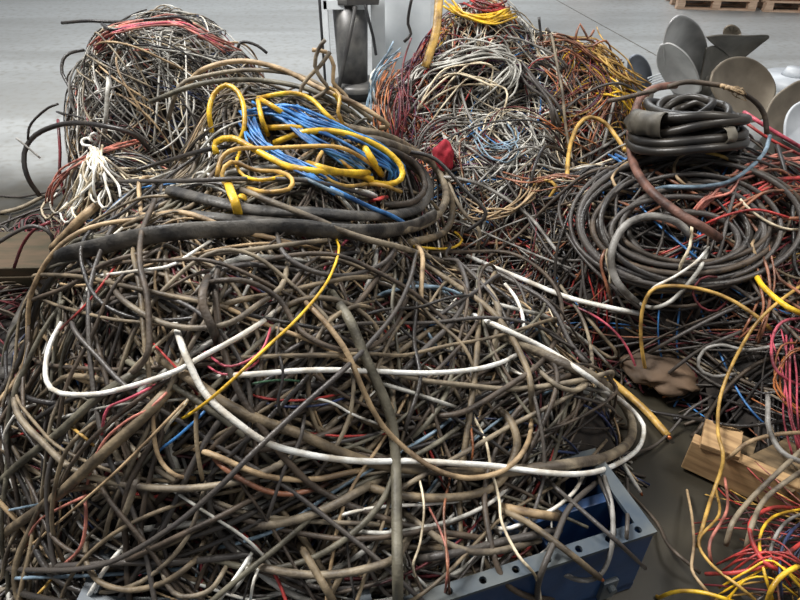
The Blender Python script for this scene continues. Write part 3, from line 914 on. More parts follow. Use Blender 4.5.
tr('grey brown', 9, [(240, 528), (290, 521), (328, 508), (361, 490), (385, 476)], 'thick wrinkled cable rising towards the upright olive cable', G_B, layer=2, n=12)
tr('brown', 8.5, [(351, 479), (392, 494), (439, 498), (479, 493), (503, 478), (517, 446), (510, 420), (494, 406)], 'thick brown cable crossing behind the upright one then turning up', G_B, layer=2.5, n=12)
tr('grey brown', 8, [(240, 562), (284, 572), (324, 575), (361, 570), (395, 558), (411, 533)], 'thick cable bowed at the heap foot before the upright one', G_B, layer=2, n=12)
tr('tan', 6, [(178, 443), (216, 456), (248, 470), (277, 478), (317, 479), (351, 472), (388, 466)], 'light tan cable nearly level below the descending brown cable', G_B, layer=2.5)
tr('copper', 5.5, [(204, 444), (224, 468), (256, 487), (284, 494), (314, 489), (341, 477)], 'orange-brown cable sagging below the light tan one', G_B, layer=2.2)
tr('brown', 6.5, [(489, 505), (525, 521), (564, 549), (600, 578)], 'brown cable end lying down across the blue crate', G_B, 'brown cable across the crate', layer=3.5, cut=True)
tr('tan', 9, [(498, 506), (531, 513), (559, 517)], 'short fat tan tube end above the blue crate', G_B, layer=4, n=14)
tr('charcoal', 4.5, [(540, 474), (570, 500), (612, 537), (645, 568)], 'straight charcoal cable crossing the crate rim to the bare floor', G_B, layer=3.5)
tr('grey', 5, [(604, 476), (612, 508), (612, 545), (601, 574), (579, 580), (549, 566)], 'grey cable looped over the corner of the blue crate', G_B, 'grey loop over the crate', layer=3.5)
tr('black', 4, [(598, 477), (609, 504), (616, 541)], 'short black cable dropping into the crate', G_B, layer=3)
tr('charcoal', 4, [(626, 470), (628, 504), (626, 549)], 'charcoal cable hanging straight, nearest to the bare floor', G_B, layer=3)
tr('charcoal', 6, [(600, 479), (570, 507), (555, 540), (540, 577), (536, 604)], 'thick charcoal cable slanting down before the crate', G_B, layer=3)
tr('dark brown', 3.6, [(590, 455), (610, 477), (633, 497), (657, 523), (670, 547), (700, 573)], 'dark wire trailing from the crate over the bare floor', G_B, 'floor-trailing dark wire', hp=None, layer=0, lift=.006)
tr('pale grey', 4.5, [(622, 462), (630, 476), (640, 492)], 'pale cut stub hanging off the bulge, nearer the crate', G_B, layer=2, cut=True, hp='A')
tr('grey', 4, [(632, 458), (640, 472), (648, 487)], 'grey cut stub hanging off the bulge, nearer the pallet', G_B, layer=2, cut=True, hp='A')
tr('dark brown', 9, [(208, 276), (203, 290), (203, 305), (211, 325), (219, 345)], 'stubby dark brown strap hanging beside the U-shaped cables', G_B, 'stubby dark strap', layer=5, flat=.5)
tr('brown', 6, [(420, 262), (453, 283), (487, 307), (507, 330), (520, 353), (530, 380), (532, 418)], 'brown cable arching down below the bridging white cable', G_B, 'brown arching cable', layer=3)
tr('dark brown', 4.5, [(430, 252), (463, 252), (510, 253), (543, 272), (560, 297), (560, 327), (543, 360), (513, 383), (463, 412), (425, 416)], 'dark cable ring round the pillar-side shoulder of the front heap', G_B, 'dark shoulder ring', layer=3)
tr('grey brown', 4.2, [(560, 285), (583, 320), (592, 360), (584, 387), (562, 388), (533, 366)], 'grey-brown cable loop on the bulge above the thick curve', G_B, layer=3)
tr('brown', 3.6, [(578, 306), (600, 333), (616, 352), (611, 358), (590, 345), (565, 330)], 'small pointed brown wire loop on the bulge rim', G_B, layer=2)
tr('grey brown', 5, [(200, 255), (250, 250), (300, 243), (330, 240)], 'light cable lying just under the widest belt', G_B, layer=1)
tr('charcoal', 5, [(276, 232), (285, 255), (315, 272), (350, 275), (385, 262), (396, 244)], 'black cable hanging in a shallow bow under the belt', G_B, 'shallow black bow', layer=2.2)
tr('black', 4.5, [(408, 270), (416, 300), (414, 340), (420, 380), (408, 420), (398, 452)], 'black cable trailing down from the shelf end near the olive upright', G_B, layer=3)
tr('black', 3.4, [(277, 345), (283, 375), (278, 402), (284, 425)], 'short black wire crossing the level white cable', G_B, layer=4)
tr('charcoal', 4, [(306, 404), (300, 440), (284, 470), (272, 505), (262, 535)], 'charcoal cable falling past the thick wrinkled cable', G_B, layer=3)
tr('grey brown', 7, [(140, 470), (130, 500), (118, 530)], 'short stiff grey-brown stub before the diagonal cable', G_B, layer=1.5)
tr('brown', 6, [(88, 535), (86, 560), (100, 582), (130, 590), (165, 582), (195, 560), (205, 540)], 'brown cable curled like a hook at the heap foot', G_B, layer=2.5)
tr('grey brown', 5, [(160, 552), (165, 580), (180, 596), (210, 590), (230, 560)], 'grey-brown cable hook nested beside the brown hook', G_B, layer=2)
tr('tan', 4.5, [(155, 385), (153, 420), (158, 455), (175, 475), (200, 478)], 'tan cable hooking under the thick rose-brown cable', G_B, layer=2.6)
tr('brown', 4.5, [(200, 390), (196, 420), (198, 455), (205, 490)], 'brown cable hanging before the diagonal dark one', G_B, layer=2.5)
tr('brown', 8, [(300, 545), (315, 570), (335, 604)], 'thick cut cable end pointing down at the foot', G_B, layer=2.6)
tr('grey brown', 7, [(400, 510), (450, 545), (490, 552), (540, 540)], 'grey-brown cable sagging before the blue crate', G_B, layer=1.6)
tr('charcoal', 8, [(415, 560), (460, 552), (510, 540), (560, 530)], 'thick charcoal cable resting along the crate', G_B, layer=1)
tr('tan', 9, [(99, 203), (80, 220), (66, 235), (53, 248)], 'fat tan tube slanting beside the white wire bunch', G_B, 'fat tan tube', layer=2)
# --- coloured thin ones on the front heap
G_P = 'thin coloured wires on the front heap'
tr('yellow', 3.2, [(334, 236), (339, 246), (336, 262), (324, 287), (297, 319), (267, 347), (230, 382), (200, 407), (172, 425)], 'thin yellow wire slanting down the face of the front heap', G_P, 'slanting yellow wire', layer=5.5)
tr('tan', 3, [(198, 388), (160, 428), (118, 470), (80, 504), (40, 538), (10, 564)], 'long thin tan wire following the rose-brown cable', G_P, layer=4.5)
tr('ochre', 3, [(70, 426), (84, 437), (97, 448)], 'tiny yellow wire piece on the thick olive sloping cable', G_P, layer=4)
tr('ochre', 3, [(55, 574), (44, 588), (30, 602)], 'yellow wire end at the foot by the dirty floor', G_P, layer=2)
tr('salmon', 3, [(176, 372), (172, 386), (150, 408), (128, 420), (105, 440), (92, 466), (86, 490)], 'salmon wire dropping from the white hook', G_P, 'salmon wire', layer=4.5)
tr('pink', 3, [(165, 380), (130, 398), (108, 408), (103, 425), (100, 444)], 'pink wire bending beside the salmon wire', G_P, layer=4.5)
tr('salmon', 2.8, [(94, 492), (60, 508), (40, 520), (30, 534), (27, 545)], 'salmon wire hooked over the rose-brown cable end', G_P, layer=4.5)
tr('salmon', 3.4, [(84, 488), (86, 520), (80, 548), (60, 568)], 'salmon wire at the heap foot before dark shade', G_P, layer=3)
tr('pink', 2.6, [(205, 352), (225, 366), (245, 362), (262, 350), (270, 330), (272, 316)], 'bright pink wire loop beside the slanting yellow wire', G_P, 'bright pink wires', layer=2.5)
tr('pink', 2.6, [(262, 316), (276, 326), (290, 332)], 'short bright pink wire crossing the slanting yellow wire', G_P, layer=2)
tr('pink', 2.4, [(202, 362), (222, 374), (246, 370), (264, 356)], 'bright pink wire under the pink loop', G_P, layer=2)
tr('red', 2.6, [(240, 392), (270, 399), (305, 400), (340, 394)], 'red wire sagging beneath the level white cable', G_P, layer=2)
tr('navy', 2.6, [(245, 396), (280, 406), (320, 405), (350, 396)], 'dark blue wire sagging beneath the red one', G_P, layer=1.6)
tr('green', 2.4, [(236, 388), (262, 382), (290, 380), (312, 384)], 'green wire just under the level white cable', G_P, layer=1.6)
tr('red', 2.2, [(300, 432), (340, 436), (380, 434), (410, 428)], 'dark red wire between the white cable and the olive upright', G_P, layer=1.8)
tr('blue', 3, [(218, 398), (196, 420), (178, 436), (160, 450), (150, 462)], 'blue wire slanting under the salmon wire', G_P, layer=2)
tr('pale blue', 2.6, [(72, 498), (30, 506), (0, 512)], 'pale wire crossing the rose-brown cable near the floor', G_P, layer=4)
tr('blue', 3, [(420, 326), (438, 323), (456, 320)], 'short blue wire amid the face near the shelf end', G_P, layer=2)
tr('pale blue', 4, [(418, 322), (428, 334), (436, 346)], 'short pale blue strip crossing the short blue wire', G_P, layer=2)
tr('red', 2.4, [(150, 340), (180, 372), (200, 398)], 'red wire passing the white hook', G_P, layer=2)
tr('pink', 2.4, [(560, 300), (598, 318), (622, 340), (636, 368), (642, 398)], 'thin pink wire drooping behind the bulge to the floor', G_P, layer=2)
tr('red', 2.4, [(60, 330), (90, 300), (120, 260)], 'red wire on the far slope under the belt', G_P, layer=2)
tr('orange', 2.4, [(470, 420), (473, 450), (468, 470)], 'orange wire beside the wandering cream wire', G_P, layer=3)
tr('copper', 2.6, [(450, 478), (444, 510), (446, 545), (450, 600)], 'copper-toned wire hanging between the upright and the crate', G_P, layer=4)
tr('salmon', 2.4, [(425, 500), (440, 530), (448, 560), (444, 600)], 'rose wire hanging next to the copper-toned wire', G_P, layer=3.6)
tr('yellow', 2.6, [(414, 247), (440, 249), (455, 247), (462, 240), (455, 232)], 'yellow wire curl at the pillar end of the shelf', G_P, layer=3.4)

# --- yellow and blue wires on the top
G_Y = 'yellow wires on the shelf of the front heap'; G_U = 'blue wires on the shelf of the front heap'
fan(10, 'blue', 2.9, [(246, 118), (256, 140), (276, 156), (300, 168), (322, 180), (340, 190)], 'blue wire in the hank lying among the yellow wires', G_U, 4.2, 'blue wire hank', cols=['blue'], hp='A')
fan(11, 'blue', 2.9, [(252, 116), (285, 112), (315, 124), (345, 136), (375, 152), (396, 168), (394, 181)], 'blue wire arching over the far side of the yellow wires', G_U, 4.6, 'arching blue wires', hp='A')
fan(7, 'blue', 2.9, [(262, 108), (285, 118), (310, 140), (345, 160), (370, 172)], 'blue wire crossing the middle of the yellow wires', G_U, 5, hp='A')
tr('blue', 4.6, [(322, 184), (345, 195), (372, 208), (390, 215), (406, 224)], 'blue wire end reaching out over the black belt', G_U, 'reaching blue wire end', layer=5)
tr('pale blue', 4, [(300, 176), (325, 188), (352, 199)], 'pale blue strip beside the reaching blue end', G_U, layer=4.5)
fan(3, 'pale blue', 2.4, [(330, 140), (350, 156), (366, 170)], 'pale blue wire in the hank between yellow wires', G_U, 3, hp='A')
YL = [
 (5, 'yellow', [(212, 132), (209, 112), (214, 94), (226, 85), (238, 92), (244, 108), (244, 130), (238, 143)], 'yellow wire standing up as a tall hoop', 'yellow hoop'),
 (4.6, 'yellow', [(257, 99), (268, 96), (292, 93), (311, 99), (326, 114), (345, 131)], 'yellow wire arching highest over the blue hank', 'highest yellow arch'),
 (5, 'yellow', [(258, 100), (262, 120), (268, 135)], 'short yellow wire dropping steeply from the highest arch', None),
 (5, 'yellow', [(258, 98), (274, 107), (292, 120)], 'short yellow wire running off the highest arch', None),
 (6, 'yellow', [(274, 143), (300, 133), (330, 131), (360, 138), (386, 151), (401, 166), (401, 179), (388, 184), (364, 181)], 'bright yellow wire bent round the blue wires', 'bright yellow bend'),
 (6.5, 'yellow', [(216, 153), (216, 142), (232, 138), (250, 147), (274, 160), (290, 167), (322, 172), (349, 174), (372, 179)], 'broad yellow wire sloping from the hoop foot', None),
 (4.4, 'ochre', [(217, 176), (221, 159), (236, 149), (274, 148), (322, 146), (345, 149), (368, 162), (383, 176)], 'dull yellow wire making the longest level run', None),
 (4.4, 'ochre', [(227, 190), (222, 174), (231, 162), (255, 170), (280, 172), (292, 179), (289, 189), (266, 192), (247, 188)], 'dull yellow wire curled into a flat ring', None),
 (4, 'ochre', [(362, 184), (382, 185), (401, 192)], 'dull yellow end pointing along the shelf', None),
 (5.5, 'yellow', [(264, 128), (292, 127), (310, 131)], 'short yellow wire lying on the arching blue wires', None),
 (7, 'yellow', [(360, 141), (370, 156), (381, 174)], 'short broad yellow piece near the bend end', None),
 (7.5, 'yellow', [(308, 164), (338, 172), (368, 173)], 'broad yellow piece lying level under the blue wires', None),
 (4, 'ochre', [(332, 140), (336, 155), (350, 168), (364, 176)], 'dull yellow wire across the pale blue ones', None),
 (4, 'yellow', [(342, 108), (336, 96), (328, 92)], 'tiny yellow curl near the tan arch', None),
 (3.6, 'ochre', [(318, 95), (330, 88), (340, 96), (338, 112), (345, 128)], 'dull yellow loop joining the highest arch', None),
 (3.6, 'yellow', [(240, 152), (236, 164), (244, 176), (262, 180), (285, 176)], 'thin yellow curl inside the flat ring', None),
 (4, 'ochre', [(322, 152), (316, 165), (326, 178), (345, 186), (366, 184)], 'dull yellow curl at the near side of the hank', None),
]
for i, (w_, c_, p_, l_, mk) in enumerate(YL):
    tr(c_, w_, p_, l_, G_Y, mk, hp='A', layer=2.5 + (i % 4), kind='wire')
tr('yellow', 9, [(228, 183), (231, 192), (235, 202), (240, 220)], 'crumpled yellow tape strip hanging over the black belt', 'yellow tape on the shelf', 'hanging yellow tape', hp='A', layer=5.5, flat=.35, kind='wire')
THINGS[-1][0]['category'] = 'tape'; THINGS[-1][0].name = 'plastic_tape'
tr('yellow', 8, [(232, 200), (240, 196), (247, 199)], 'yellow tape scrap crossing the hanging strip', 'yellow tape on the shelf', hp='A', layer=6, flat=.4, kind='wire')
THINGS[-1][0]['category'] = 'tape'; THINGS[-1][0].name = 'plastic_tape'
tr('red', 4, [(370, 202), (378, 199), (387, 197)], 'short red stub on the shelf below the yellow bend', G_P, hp='A', layer=5)
tr('white', 4, [(356, 190), (368, 192), (376, 196)], 'short white stub beside the red stub on the shelf', G_P, hp='A', layer=4)

# --- heap behind with pink crown and white bunch
G_K = 'wires and cables of the pink-crowned heap'
tr('black', 5, [(40, 196), (29, 180), (24, 162), (27, 145), (42, 131), (72, 123), (110, 127), (135, 135), (149, 149)], 'black cable looping far out beside the white wire bunch', G_K, 'far-out black loop', hp='BA', layer=3, lift=.05)
tr('black', 3.2, [(62, 23), (88, 21), (118, 22), (152, 19), (179, 17), (190, 22), (197, 27)], 'black wire lying along the very top of the pink crown', G_K, 'black wire on the pink crown', hp='B', layer=3, lift=.04)
tr('black', 3, [(102, 24), (108, 29), (125, 29), (150, 24), (170, 22)], 'black wire loop just under the topmost black wire', G_K, hp='B', layer=3)
tr('black', 3.2, [(84, 50), (70, 53), (63, 60), (62, 73), (68, 84), (73, 101), (68, 120)], 'black wire bulging off the far flank of the pink-crowned heap', G_K, hp='B', layer=2)
tr('black', 3, [(238, 48), (240, 43), (247, 42), (258, 46), (267, 53)], 'small black wire loop standing between the two crests', G_K, hp='BA', layer=2, free=2.7)
tr('pale grey', 4.4, [(109, 73), (107, 100), (105, 133)], 'upright pale strip on the pink-crowned heap', G_K, 'upright pale strip', hp='B', layer=3, flat=.5)
fan(8, 'salmon', 2.2, [(92, 48), (104, 36), (120, 28), (150, 23), (176, 23), (202, 36), (228, 50)], '{} wire in the pink crown along the heap top', G_K, 3.2, 'pink crown', cols=['salmon', 'salmon', 'pink'], hp='B')
for i in range(24):
    f = i / 23; col_ = 'white' if i % 3 else 'cream'
    ex, ey = 52 + 70 * f + U(-4, 4), 222 - 30 * f + U(-22, 10)
    sx, sy = 94 + random.gauss(0, 4), 150 + random.gauss(0, 4)
    mx, my = (sx + ex) / 2 + U(-11, 8), (sy + ey) / 2 + U(-9, 6)
    q = [(sx, sy), ((sx + mx) / 2 + U(-4, 4), (sy + my) / 2), (mx, my), ((ex + mx) / 2 + U(-6, 6), (ey + my) / 2), (ex, ey)]
    if i % 4 == 0: q += [(ex - 8, ey + 6), (ex - 13, ey - 4), (ex - 6, ey - 14)]
    tr(col_, U(2, 2.8), q, '%s wire hanging %s in the knotted bunch' % (col_, ('on the floor side', 'amid', 'on the shelf side')[min(2, i // 8)]), G_K,
       'white wire bunch' if i == 12 else None, hp='AB', layer=U(1, 4), n=7, kind='wire')
tr('white', 2.8, [(96, 150), (90, 146), (83, 145), (82, 140), (88, 138), (93, 142), (90, 137), (94, 133), (99, 137), (96, 144)], 'white wire knot crowning the bunch', G_K, 'white knot', hp='AB', layer=5)
tr('white', 3, [(48, 236), (38, 245), (36, 253), (42, 257), (48, 246)], 'white wire teardrop loop below the bunch', G_K, hp='ABF', layer=3)
fan(5, 'salmon', 2, [(142, 138), (120, 143), (100, 152), (82, 162), (64, 175), (53, 190), (50, 206)], 'salmon wire skirting round the white wire bunch', G_K, 2.6, 'salmon wires by the bunch', hp='AB')
tr('maroon', 3, [(58, 120), (60, 150), (60, 175), (66, 200)], 'dark red wire hanging on the far flank near the bunch', G_K, hp='AB', layer=1)
tr('black', 2.4, [(28, 140), (29, 128), (36, 118), (48, 108), (58, 104)], 'thin black wire springing off above the far-out loop', G_K, hp='AB', layer=1, free=2.6)
tr('grey', 2, [(16, 138), (26, 146), (40, 158)], 'thin grey wire tip poking past the far-out loop', G_K, hp='AB', layer=1, free=2.5)

# --- middle heap
G_C = 'wires of the middle heap'
tr('ochre', 8.5, [(439, -4), (438, 14), (436, 32), (431, 50), (425, 67)], 'yellow flat strap hanging on the middle heap', G_C, 'yellow flat strap', hp='C', layer=3, flat=.35, kind='cable', lift=.09, tuck=0)
tr('grey brown', 4, [(-6, 214), (20, 208), (44, 196), (62, 188)], 'grey-brown cable crossing above the old wooden board', 'cables by the old board', 'old board', layer=3, lift=.03)
tr('charcoal', 4, [(-4, 244), (16, 232), (34, 226), (52, 236), (50, 262)], 'dark cable hooked over the old wooden board', 'cables by the old board', free=2.12)
tr('maroon', 3, [(14, 268), (22, 246), (34, 230), (50, 222)], 'dark red wire arching over the old wooden board', 'cables by the old board', free=2.14)
tr('black', 3, [(412, -3), (409, 12), (408, 24), (411, 34), (404, 42)], 'black wire rising up against the white pillar', G_C, hp='C', layer=1, free=3.3)
fan(11, 'pale grey', 2.1, [(414, 94), (426, 72), (456, 57), (494, 51), (513, 61), (511, 79), (482, 99)], 'pale grey wire in the big swirl of the middle heap', G_C, 7, 'pale swirl', cols=['pale grey'], hp='C')
fan(6, 'cream', 1.9, [(420, 110), (440, 84), (470, 74), (500, 82), (500, 104)], 'cream wire inside the big pale swirl', G_C, 8, cols=['cream'], hp='C')
fan(8, 'yellow', 2.4, [(449, 4), (464, 15), (488, 19), (510, 10)], 'yellow wire garland near the top of the middle heap', G_C, 4, 'yellow garland', hp='C')
fan(7, 'red', 2.2, [(468, -3), (482, 4), (494, 8), (506, 4)], 'red wire above the yellow garland', G_C, 3.6, 'red wires at the top', hp='C')
fan(9, 'orange', 1.5, [(396, 62), (386, 80), (381, 104), (385, 126), (392, 144)], 'orange wire hanging on the pillar flank of the middle heap', G_C, 5, 'orange fringe by the pillar', cols=['orange'], hp='C')
fan(7, 'maroon', 1.7, [(412, 58), (404, 80), (402, 104), (398, 128), (396, 150)], 'dark red wire hanging between the orange fringe and pale swirl', G_C, 6, cols=['maroon'], hp='C')
fan(6, 'pale blue', 1.6, [(398, 52), (384, 66), (375, 84), (371, 104), (372, 122)], 'thin pale blue wire wisp against the white pillar', G_C, 4, hp='C')
tr('white', 3, [(390, 70), (380, 68), (372, 74), (371, 88), (376, 104)], 'white wire hook at the foot of the pillar', G_C, hp='C', layer=2)
fan(7, 'copper', 1.8, [(540, 44), (556, 36), (572, 40), (590, 46), (604, 60)], 'rusty orange wire on the far shoulder of the middle heap', G_C, 8, 'rusty shoulder wires', cols=['copper'], hp='C')
fan(10, 'yellow', 1.5, [(590, 44), (606, 56), (622, 70), (640, 86)], 'pale yellow wire spraying down the shoulder towards the propellers', G_C, 7, 'yellow spray', cols=['ochre'], hp='C')
fan(6, 'ochre', 1.5, [(602, 84), (618, 92), (632, 100), (640, 118)], 'yellow wire below the spray, beside the rust cable', G_C, 6, cols=['yellow'], hp='CD')
fan(4, 'charcoal', 3.6, [(512, 66), (530, 84), (548, 104), (556, 128)], 'dark cable trailing from the pale swirl to its lower side', G_C, 5, hp='C')
fan(6, 'blue', 1.6, [(476, 134), (486, 148), (500, 152), (512, 144), (506, 134)], 'blue-grey wire curl low in the middle heap', G_C, 6, 'blue-grey curls', cols=['pale blue'], hp='C')
fan(7, 'tan', 2, [(466, 206), (490, 212), (510, 205), (524, 190), (526, 176)], 'tan wire bowed at the foot of the middle heap', G_C, 7, 'tan bows at the foot', cols=['tan'], hp='C')
fan(4, 'copper', 1.8, [(500, 176), (530, 184), (560, 180), (590, 186)], 'rusty wire lying level at the foot of the middle heap', G_C, 5, cols=['copper'])
tr('black', 2.6, [(539, 17), (540, 28), (542, 40)], 'short black wire spike on the middle heap saddle', G_C, hp='C', free=3.4)
tr('charcoal', 2.4, [(547, 28), (552, 36), (556, 44)], 'leaning dark wire spike beside the short black one', G_C, hp='C', free=3.4)
tr('copper', 2.4, [(575, 40), (580, 24), (588, 38), (594, 30)], 'bent rusty wire spike on the shoulder', G_C, hp='C', free=3.3)
tr('ochre', 4.2, [(567, 178), (568, 160), (571, 142), (579, 124), (590, 117), (605, 123), (617, 138), (625, 150)], 'orange-yellow wire arching between middle heap and rust cable', G_C, 'orange-yellow arch', layer=3, lift=.03)
tr('ochre', 3.6, [(533, 186), (545, 180), (556, 186), (548, 200)], 'orange-yellow wire curl under the arch', G_C, layer=2)
tr('grey brown', 4, [(440, 150), (450, 186), (462, 210), (480, 232), (476, 250)], 'grey-brown cable dropping between the heaps by the red cloth', G_C, layer=1)

# --- coil heap
G_D = 'cables and wires of the coil heap'
for i in range(17):
    f = i / 16
    cx, cy = 690 + random.gauss(0, 5), 222 + random.gauss(0, 4) + f * 10
    rx, ry = 118 - 62 * f + random.gauss(0, 4), 72 - 42 * f + random.gauss(0, 3)
    a0_ = U(0, 6.28); ln = U(3.4, 5.6)
    pts = [(cx + rx * math.cos(a0_ + ln * k / 22) * (1 + .02 * k / 22), cy + ry * math.sin(a0_ + ln * k / 22)) for k in range(23)]
    tr(random.choice(['black', 'charcoal', 'charcoal', 'dark brown']), U(4.5, 7), pts, 'dark cable wound in the %s rings of the loose flat coil' % ('outer', 'middle', 'inner')[min(2, i // 6)],
       G_D, ('outer rings of the flat coil', None, None, None, None, None, 'middle rings of the flat coil', None, None, None, None, None, 'inner rings of the flat coil')[i] if i < 13 else None, layer=U(.5, 2.5), it=22)
tr('rust', 8.5, [(676, 85), (659, 87), (643, 95), (634, 113), (630, 138), (633, 162), (644, 183), (662, 201), (683, 216), (704, 228), (719, 238)],
   'thick rust-brown cable arching up and round before the black coil', G_D, 'thick rust-brown arch', layer=6, free=None, hp='D', lift=.08, n=14)
tr('dark brown', 5, [(668, 87), (686, 82), (710, 84), (731, 88), (752, 99), (764, 114), (767, 134)], 'dark brown cable lying over the top of the black coil', G_D, 'brown cable over the black coil', free=2.33)
wrap_ = empty('cloth_wrapping', tuple(on_y(732, 89, 2.32))); tag(wrap_, 'frayed pale wrapping tied on the brown cable over the coil', 'wrapping')
bpy.context.view_layer.update()
for nm_, cnt_ in (('band', 5), ('frayed_strand', 9)):
    pc_ = []
    for k in range(cnt_):
        if nm_ == 'band': q_ = [(721 + k * 3, 86 + k * .9 + U(-1, 1)), (726 + k * 3.2, 87 + k), (731 + k * 3, 90 + k + U(-1, 1))]
        else: q_ = [(730, 89), (738 + U(-4, 6), 92 + U(-6, 4)), (742 + U(-8, 6), 96 + U(-14, 5))]
        Q_ = resample([tuple(on_y(x, y, 2.30 - .004 * k)) for x, y in q_], .01)
        pc_.append((*tube_arrays(Q_, .011 if nm_ == 'band' else .0022, 8, .7), 0))
    link(nm_, mesh_from(nm_, pc_, [MAT['tan']]), wrap_).matrix_parent_inverse = wrap_.matrix_world.inverted()
tr('dark brown', 4.4, [(608, 101), (624, 98), (640, 94), (656, 90)], 'brown cable stub poking from the rust-brown arch to the middle heap', G_D, free=2.3)
tr('pale blue', 4.2, [(645, 208), (650, 193), (665, 187), (695, 187), (725, 183), (746, 171), (764, 153), (770, 136)], 'pale blue cable curving across the flat coil', G_D, 'pale blue curve', layer=4.5)
tr('ochre', 3, [(614, 166), (640, 156), (672, 152), (700, 152), (724, 157), (741, 167)], 'thin dull yellow wire lying just below the black coil', G_D, 'dull yellow wire below the coil', layer=4)
tr('tan', 2.8, [(700, 190), (684, 184), (674, 172), (678, 158), (692, 152), (708, 148)], 'tan wire loop inside the pale blue curve', G_D, layer=4)
tr('tan', 3, [(636, 194), (620, 190), (612, 178), (622, 166), (640, 158), (660, 160)], 'tan wire loop beside the rust-brown arch', G_D, layer=4)
tr('blue', 3.4, [(636, 146), (659, 151), (690, 156)], 'bright blue wire beneath the black coil', G_D, 'bright blue wire', layer=3)
fan(4, 'blue', 2.6, [(612, 152), (620, 160), (628, 164)], 'bright blue wire tuft behind the rust-brown arch', G_D, 3)
tr('pink', 4, [(744, 112), (770, 129), (802, 148)], 'pink cable between black coil and brown propeller', G_D, 'pink cable by the propeller', layer=3)
tr('red', 3, [(742, 120), (768, 138), (802, 156)], 'red wire under the pink cable by the propeller', G_D, layer=2.5)
fan(8, 'salmon', 2.8, [(804, 164), (772, 163), (746, 171), (728, 186), (710, 201), (692, 220)], 'salmon wire fanning from the edge onto the flat coil', G_D, 6, 'salmon wire fan', cols=['salmon'], kind='wire')
fan(4, 'red', 2.6, [(804, 180), (770, 186), (735, 200), (706, 218)], 'red wire sloping under the salmon cables', G_D, 5)
fan(4, 'copper', 3, [(804, 196), (768, 192), (740, 206), (716, 226)], 'rusty wire sloping beneath the red wires', G_D, 5)
tr('red', 2.6, [(700, 226), (730, 214), (760, 210), (802, 222)], 'red wire bowed over the lower coil rings', G_D, layer=4.5)
tr('cream', 2.6, [(735, 184), (741, 200), (758, 216), (782, 228), (804, 230)], 'cream wire crossing the bowed red wire', G_D, layer=4.5)
tr('grey', 7.5, [(694, 240), (678, 223), (653, 216), (630, 222), (616, 238), (611, 260), (616, 280), (628, 295), (642, 307)], 'thick grey cable curved like a C on the coil heap', G_D, 'C-shaped grey cable', layer=4.5, n=12)
tr('cream', 3.2, [(692, 223), (690, 246), (681, 264), (677, 281)], 'cream wire dangling beside the grey C', G_D, layer=5)
tr('pale grey', 4.2, [(708, 250), (700, 268), (688, 284), (671, 301), (653, 308), (638, 303)], 'pale cable curving up from the end of the grey C', G_D, 'pale curved cable under the C', layer=5)
tr('white', 3, [(709, 247), (696, 262), (674, 277), (656, 286), (646, 296)], 'white wire following the pale curved cable', G_D, layer=4.5)
tr('ochre', 3.8, [(650, 391), (645, 368), (641, 340), (642, 312), (650, 292), (665, 286), (695, 288), (725, 297), (752, 313), (771, 329)], 'dull yellow cable looping over the dark hollow', G_D, 'dull yellow hollow loop', layer=4, lift=.03, kind='cable')
tr('yellow', 5.4, [(755, 273), (761, 284), (772, 295), (786, 306), (804, 315)], 'thick bright yellow cable on the near coil slope', G_D, 'thick bright yellow cable', layer=5)
tr('tan', 3, [(755, 273), (756, 256), (752, 244), (760, 230)], 'thin tan wire above the thick bright yellow cable', G_D, layer=3)
tr('ochre', 3.4, [(802, 285), (776, 304), (755, 325), (737, 355), (725, 382), (719, 404), (718, 433), (723, 461), (709, 505), (697, 547)], 'long dull yellow wire falling over the broken pallet', G_D, 'long yellow wire over the pallet', layer=4, lift=.03)
tr('pink', 3, [(804, 318), (782, 322), (772, 340), (774, 366), (788, 380), (804, 386)], 'pink wire loop near the thick bright yellow cable', G_D, 'pink loop', layer=4)
tr('maroon', 2.4, [(728, 300), (716, 311), (701, 307), (693, 293), (700, 279), (716, 277), (727, 288)], 'dark red wire ring under the dull yellow loop', G_D, layer=3.6)
tr('copper', 3.2, [(611, 240), (601, 262), (607, 286), (612, 305)], 'rusty wire hanging beside the grey C', G_D, layer=4)
tr('cream', 2.4, [(613, 238), (606, 255), (610, 274), (609, 296)], 'cream wire hanging along the rusty one', G_D, layer=3.6)
tr('grey', 4, [(620, 290), (616, 318), (625, 342)], 'x', G_D) if False else None
tr('grey', 3.4, [(784, 344), (748, 350), (722, 345), (704, 350), (698, 366), (712, 376), (736, 374)], 'grey wire loop above the broken pallet', G_D, 'grey loop above the pallet', layer=3)
tr('charcoal', 4, [(650, 352), (690, 330), (730, 310), (780, 290)], 'dark cable slanting across the hollow', G_D, layer=3, lift=.03)
tr('charcoal', 3.6, [(660, 380), (700, 350), (745, 330)], 'dark wire slanting lower across the hollow', G_D, layer=3, lift=.03)
tr('tan', 4.2, [(806, 432), (773, 435), (747, 443), (727, 460)], 'tan cable bent across the broken pallet', G_D, 'tan bend on the pallet', layer=3, lift=.03)
tr('grey', 5.2, [(768, 396), (769, 428), (782, 452), (806, 464)], 'grey cable hooked over the broken pallet', G_D, layer=3, lift=.04)
tr('grey brown', 5, [(726, 545), (733, 522), (750, 500), (773, 477), (806, 446)], 'grey-brown cable rising off the floor past the pallet edge', G_D, 'rising grey-brown cable', layer=3, lift=.03)
tr('grey brown', 5, [(746, 549), (753, 522), (768, 496), (806, 468)], 'second grey-brown cable rising nearer the picture corner', G_D, layer=3, lift=.03)
tr('black', 3.6, [(640, 410), (690, 418), (740, 426), (790, 420)], 'black wire along the back of the pallet', G_D, layer=2)
tr('charcoal', 3, [(618, 455), (650, 448), (668, 434), (690, 410), (712, 396)], 'thin dark wire curving over floor to the pallet', G_D, layer=1)
fan(5, 'pink', 1.8, [(786, 330), (790, 370), (788, 410), (796, 450)], 'pink wire hanging beside the pink loop', G_D, 5, cols=['pink'])
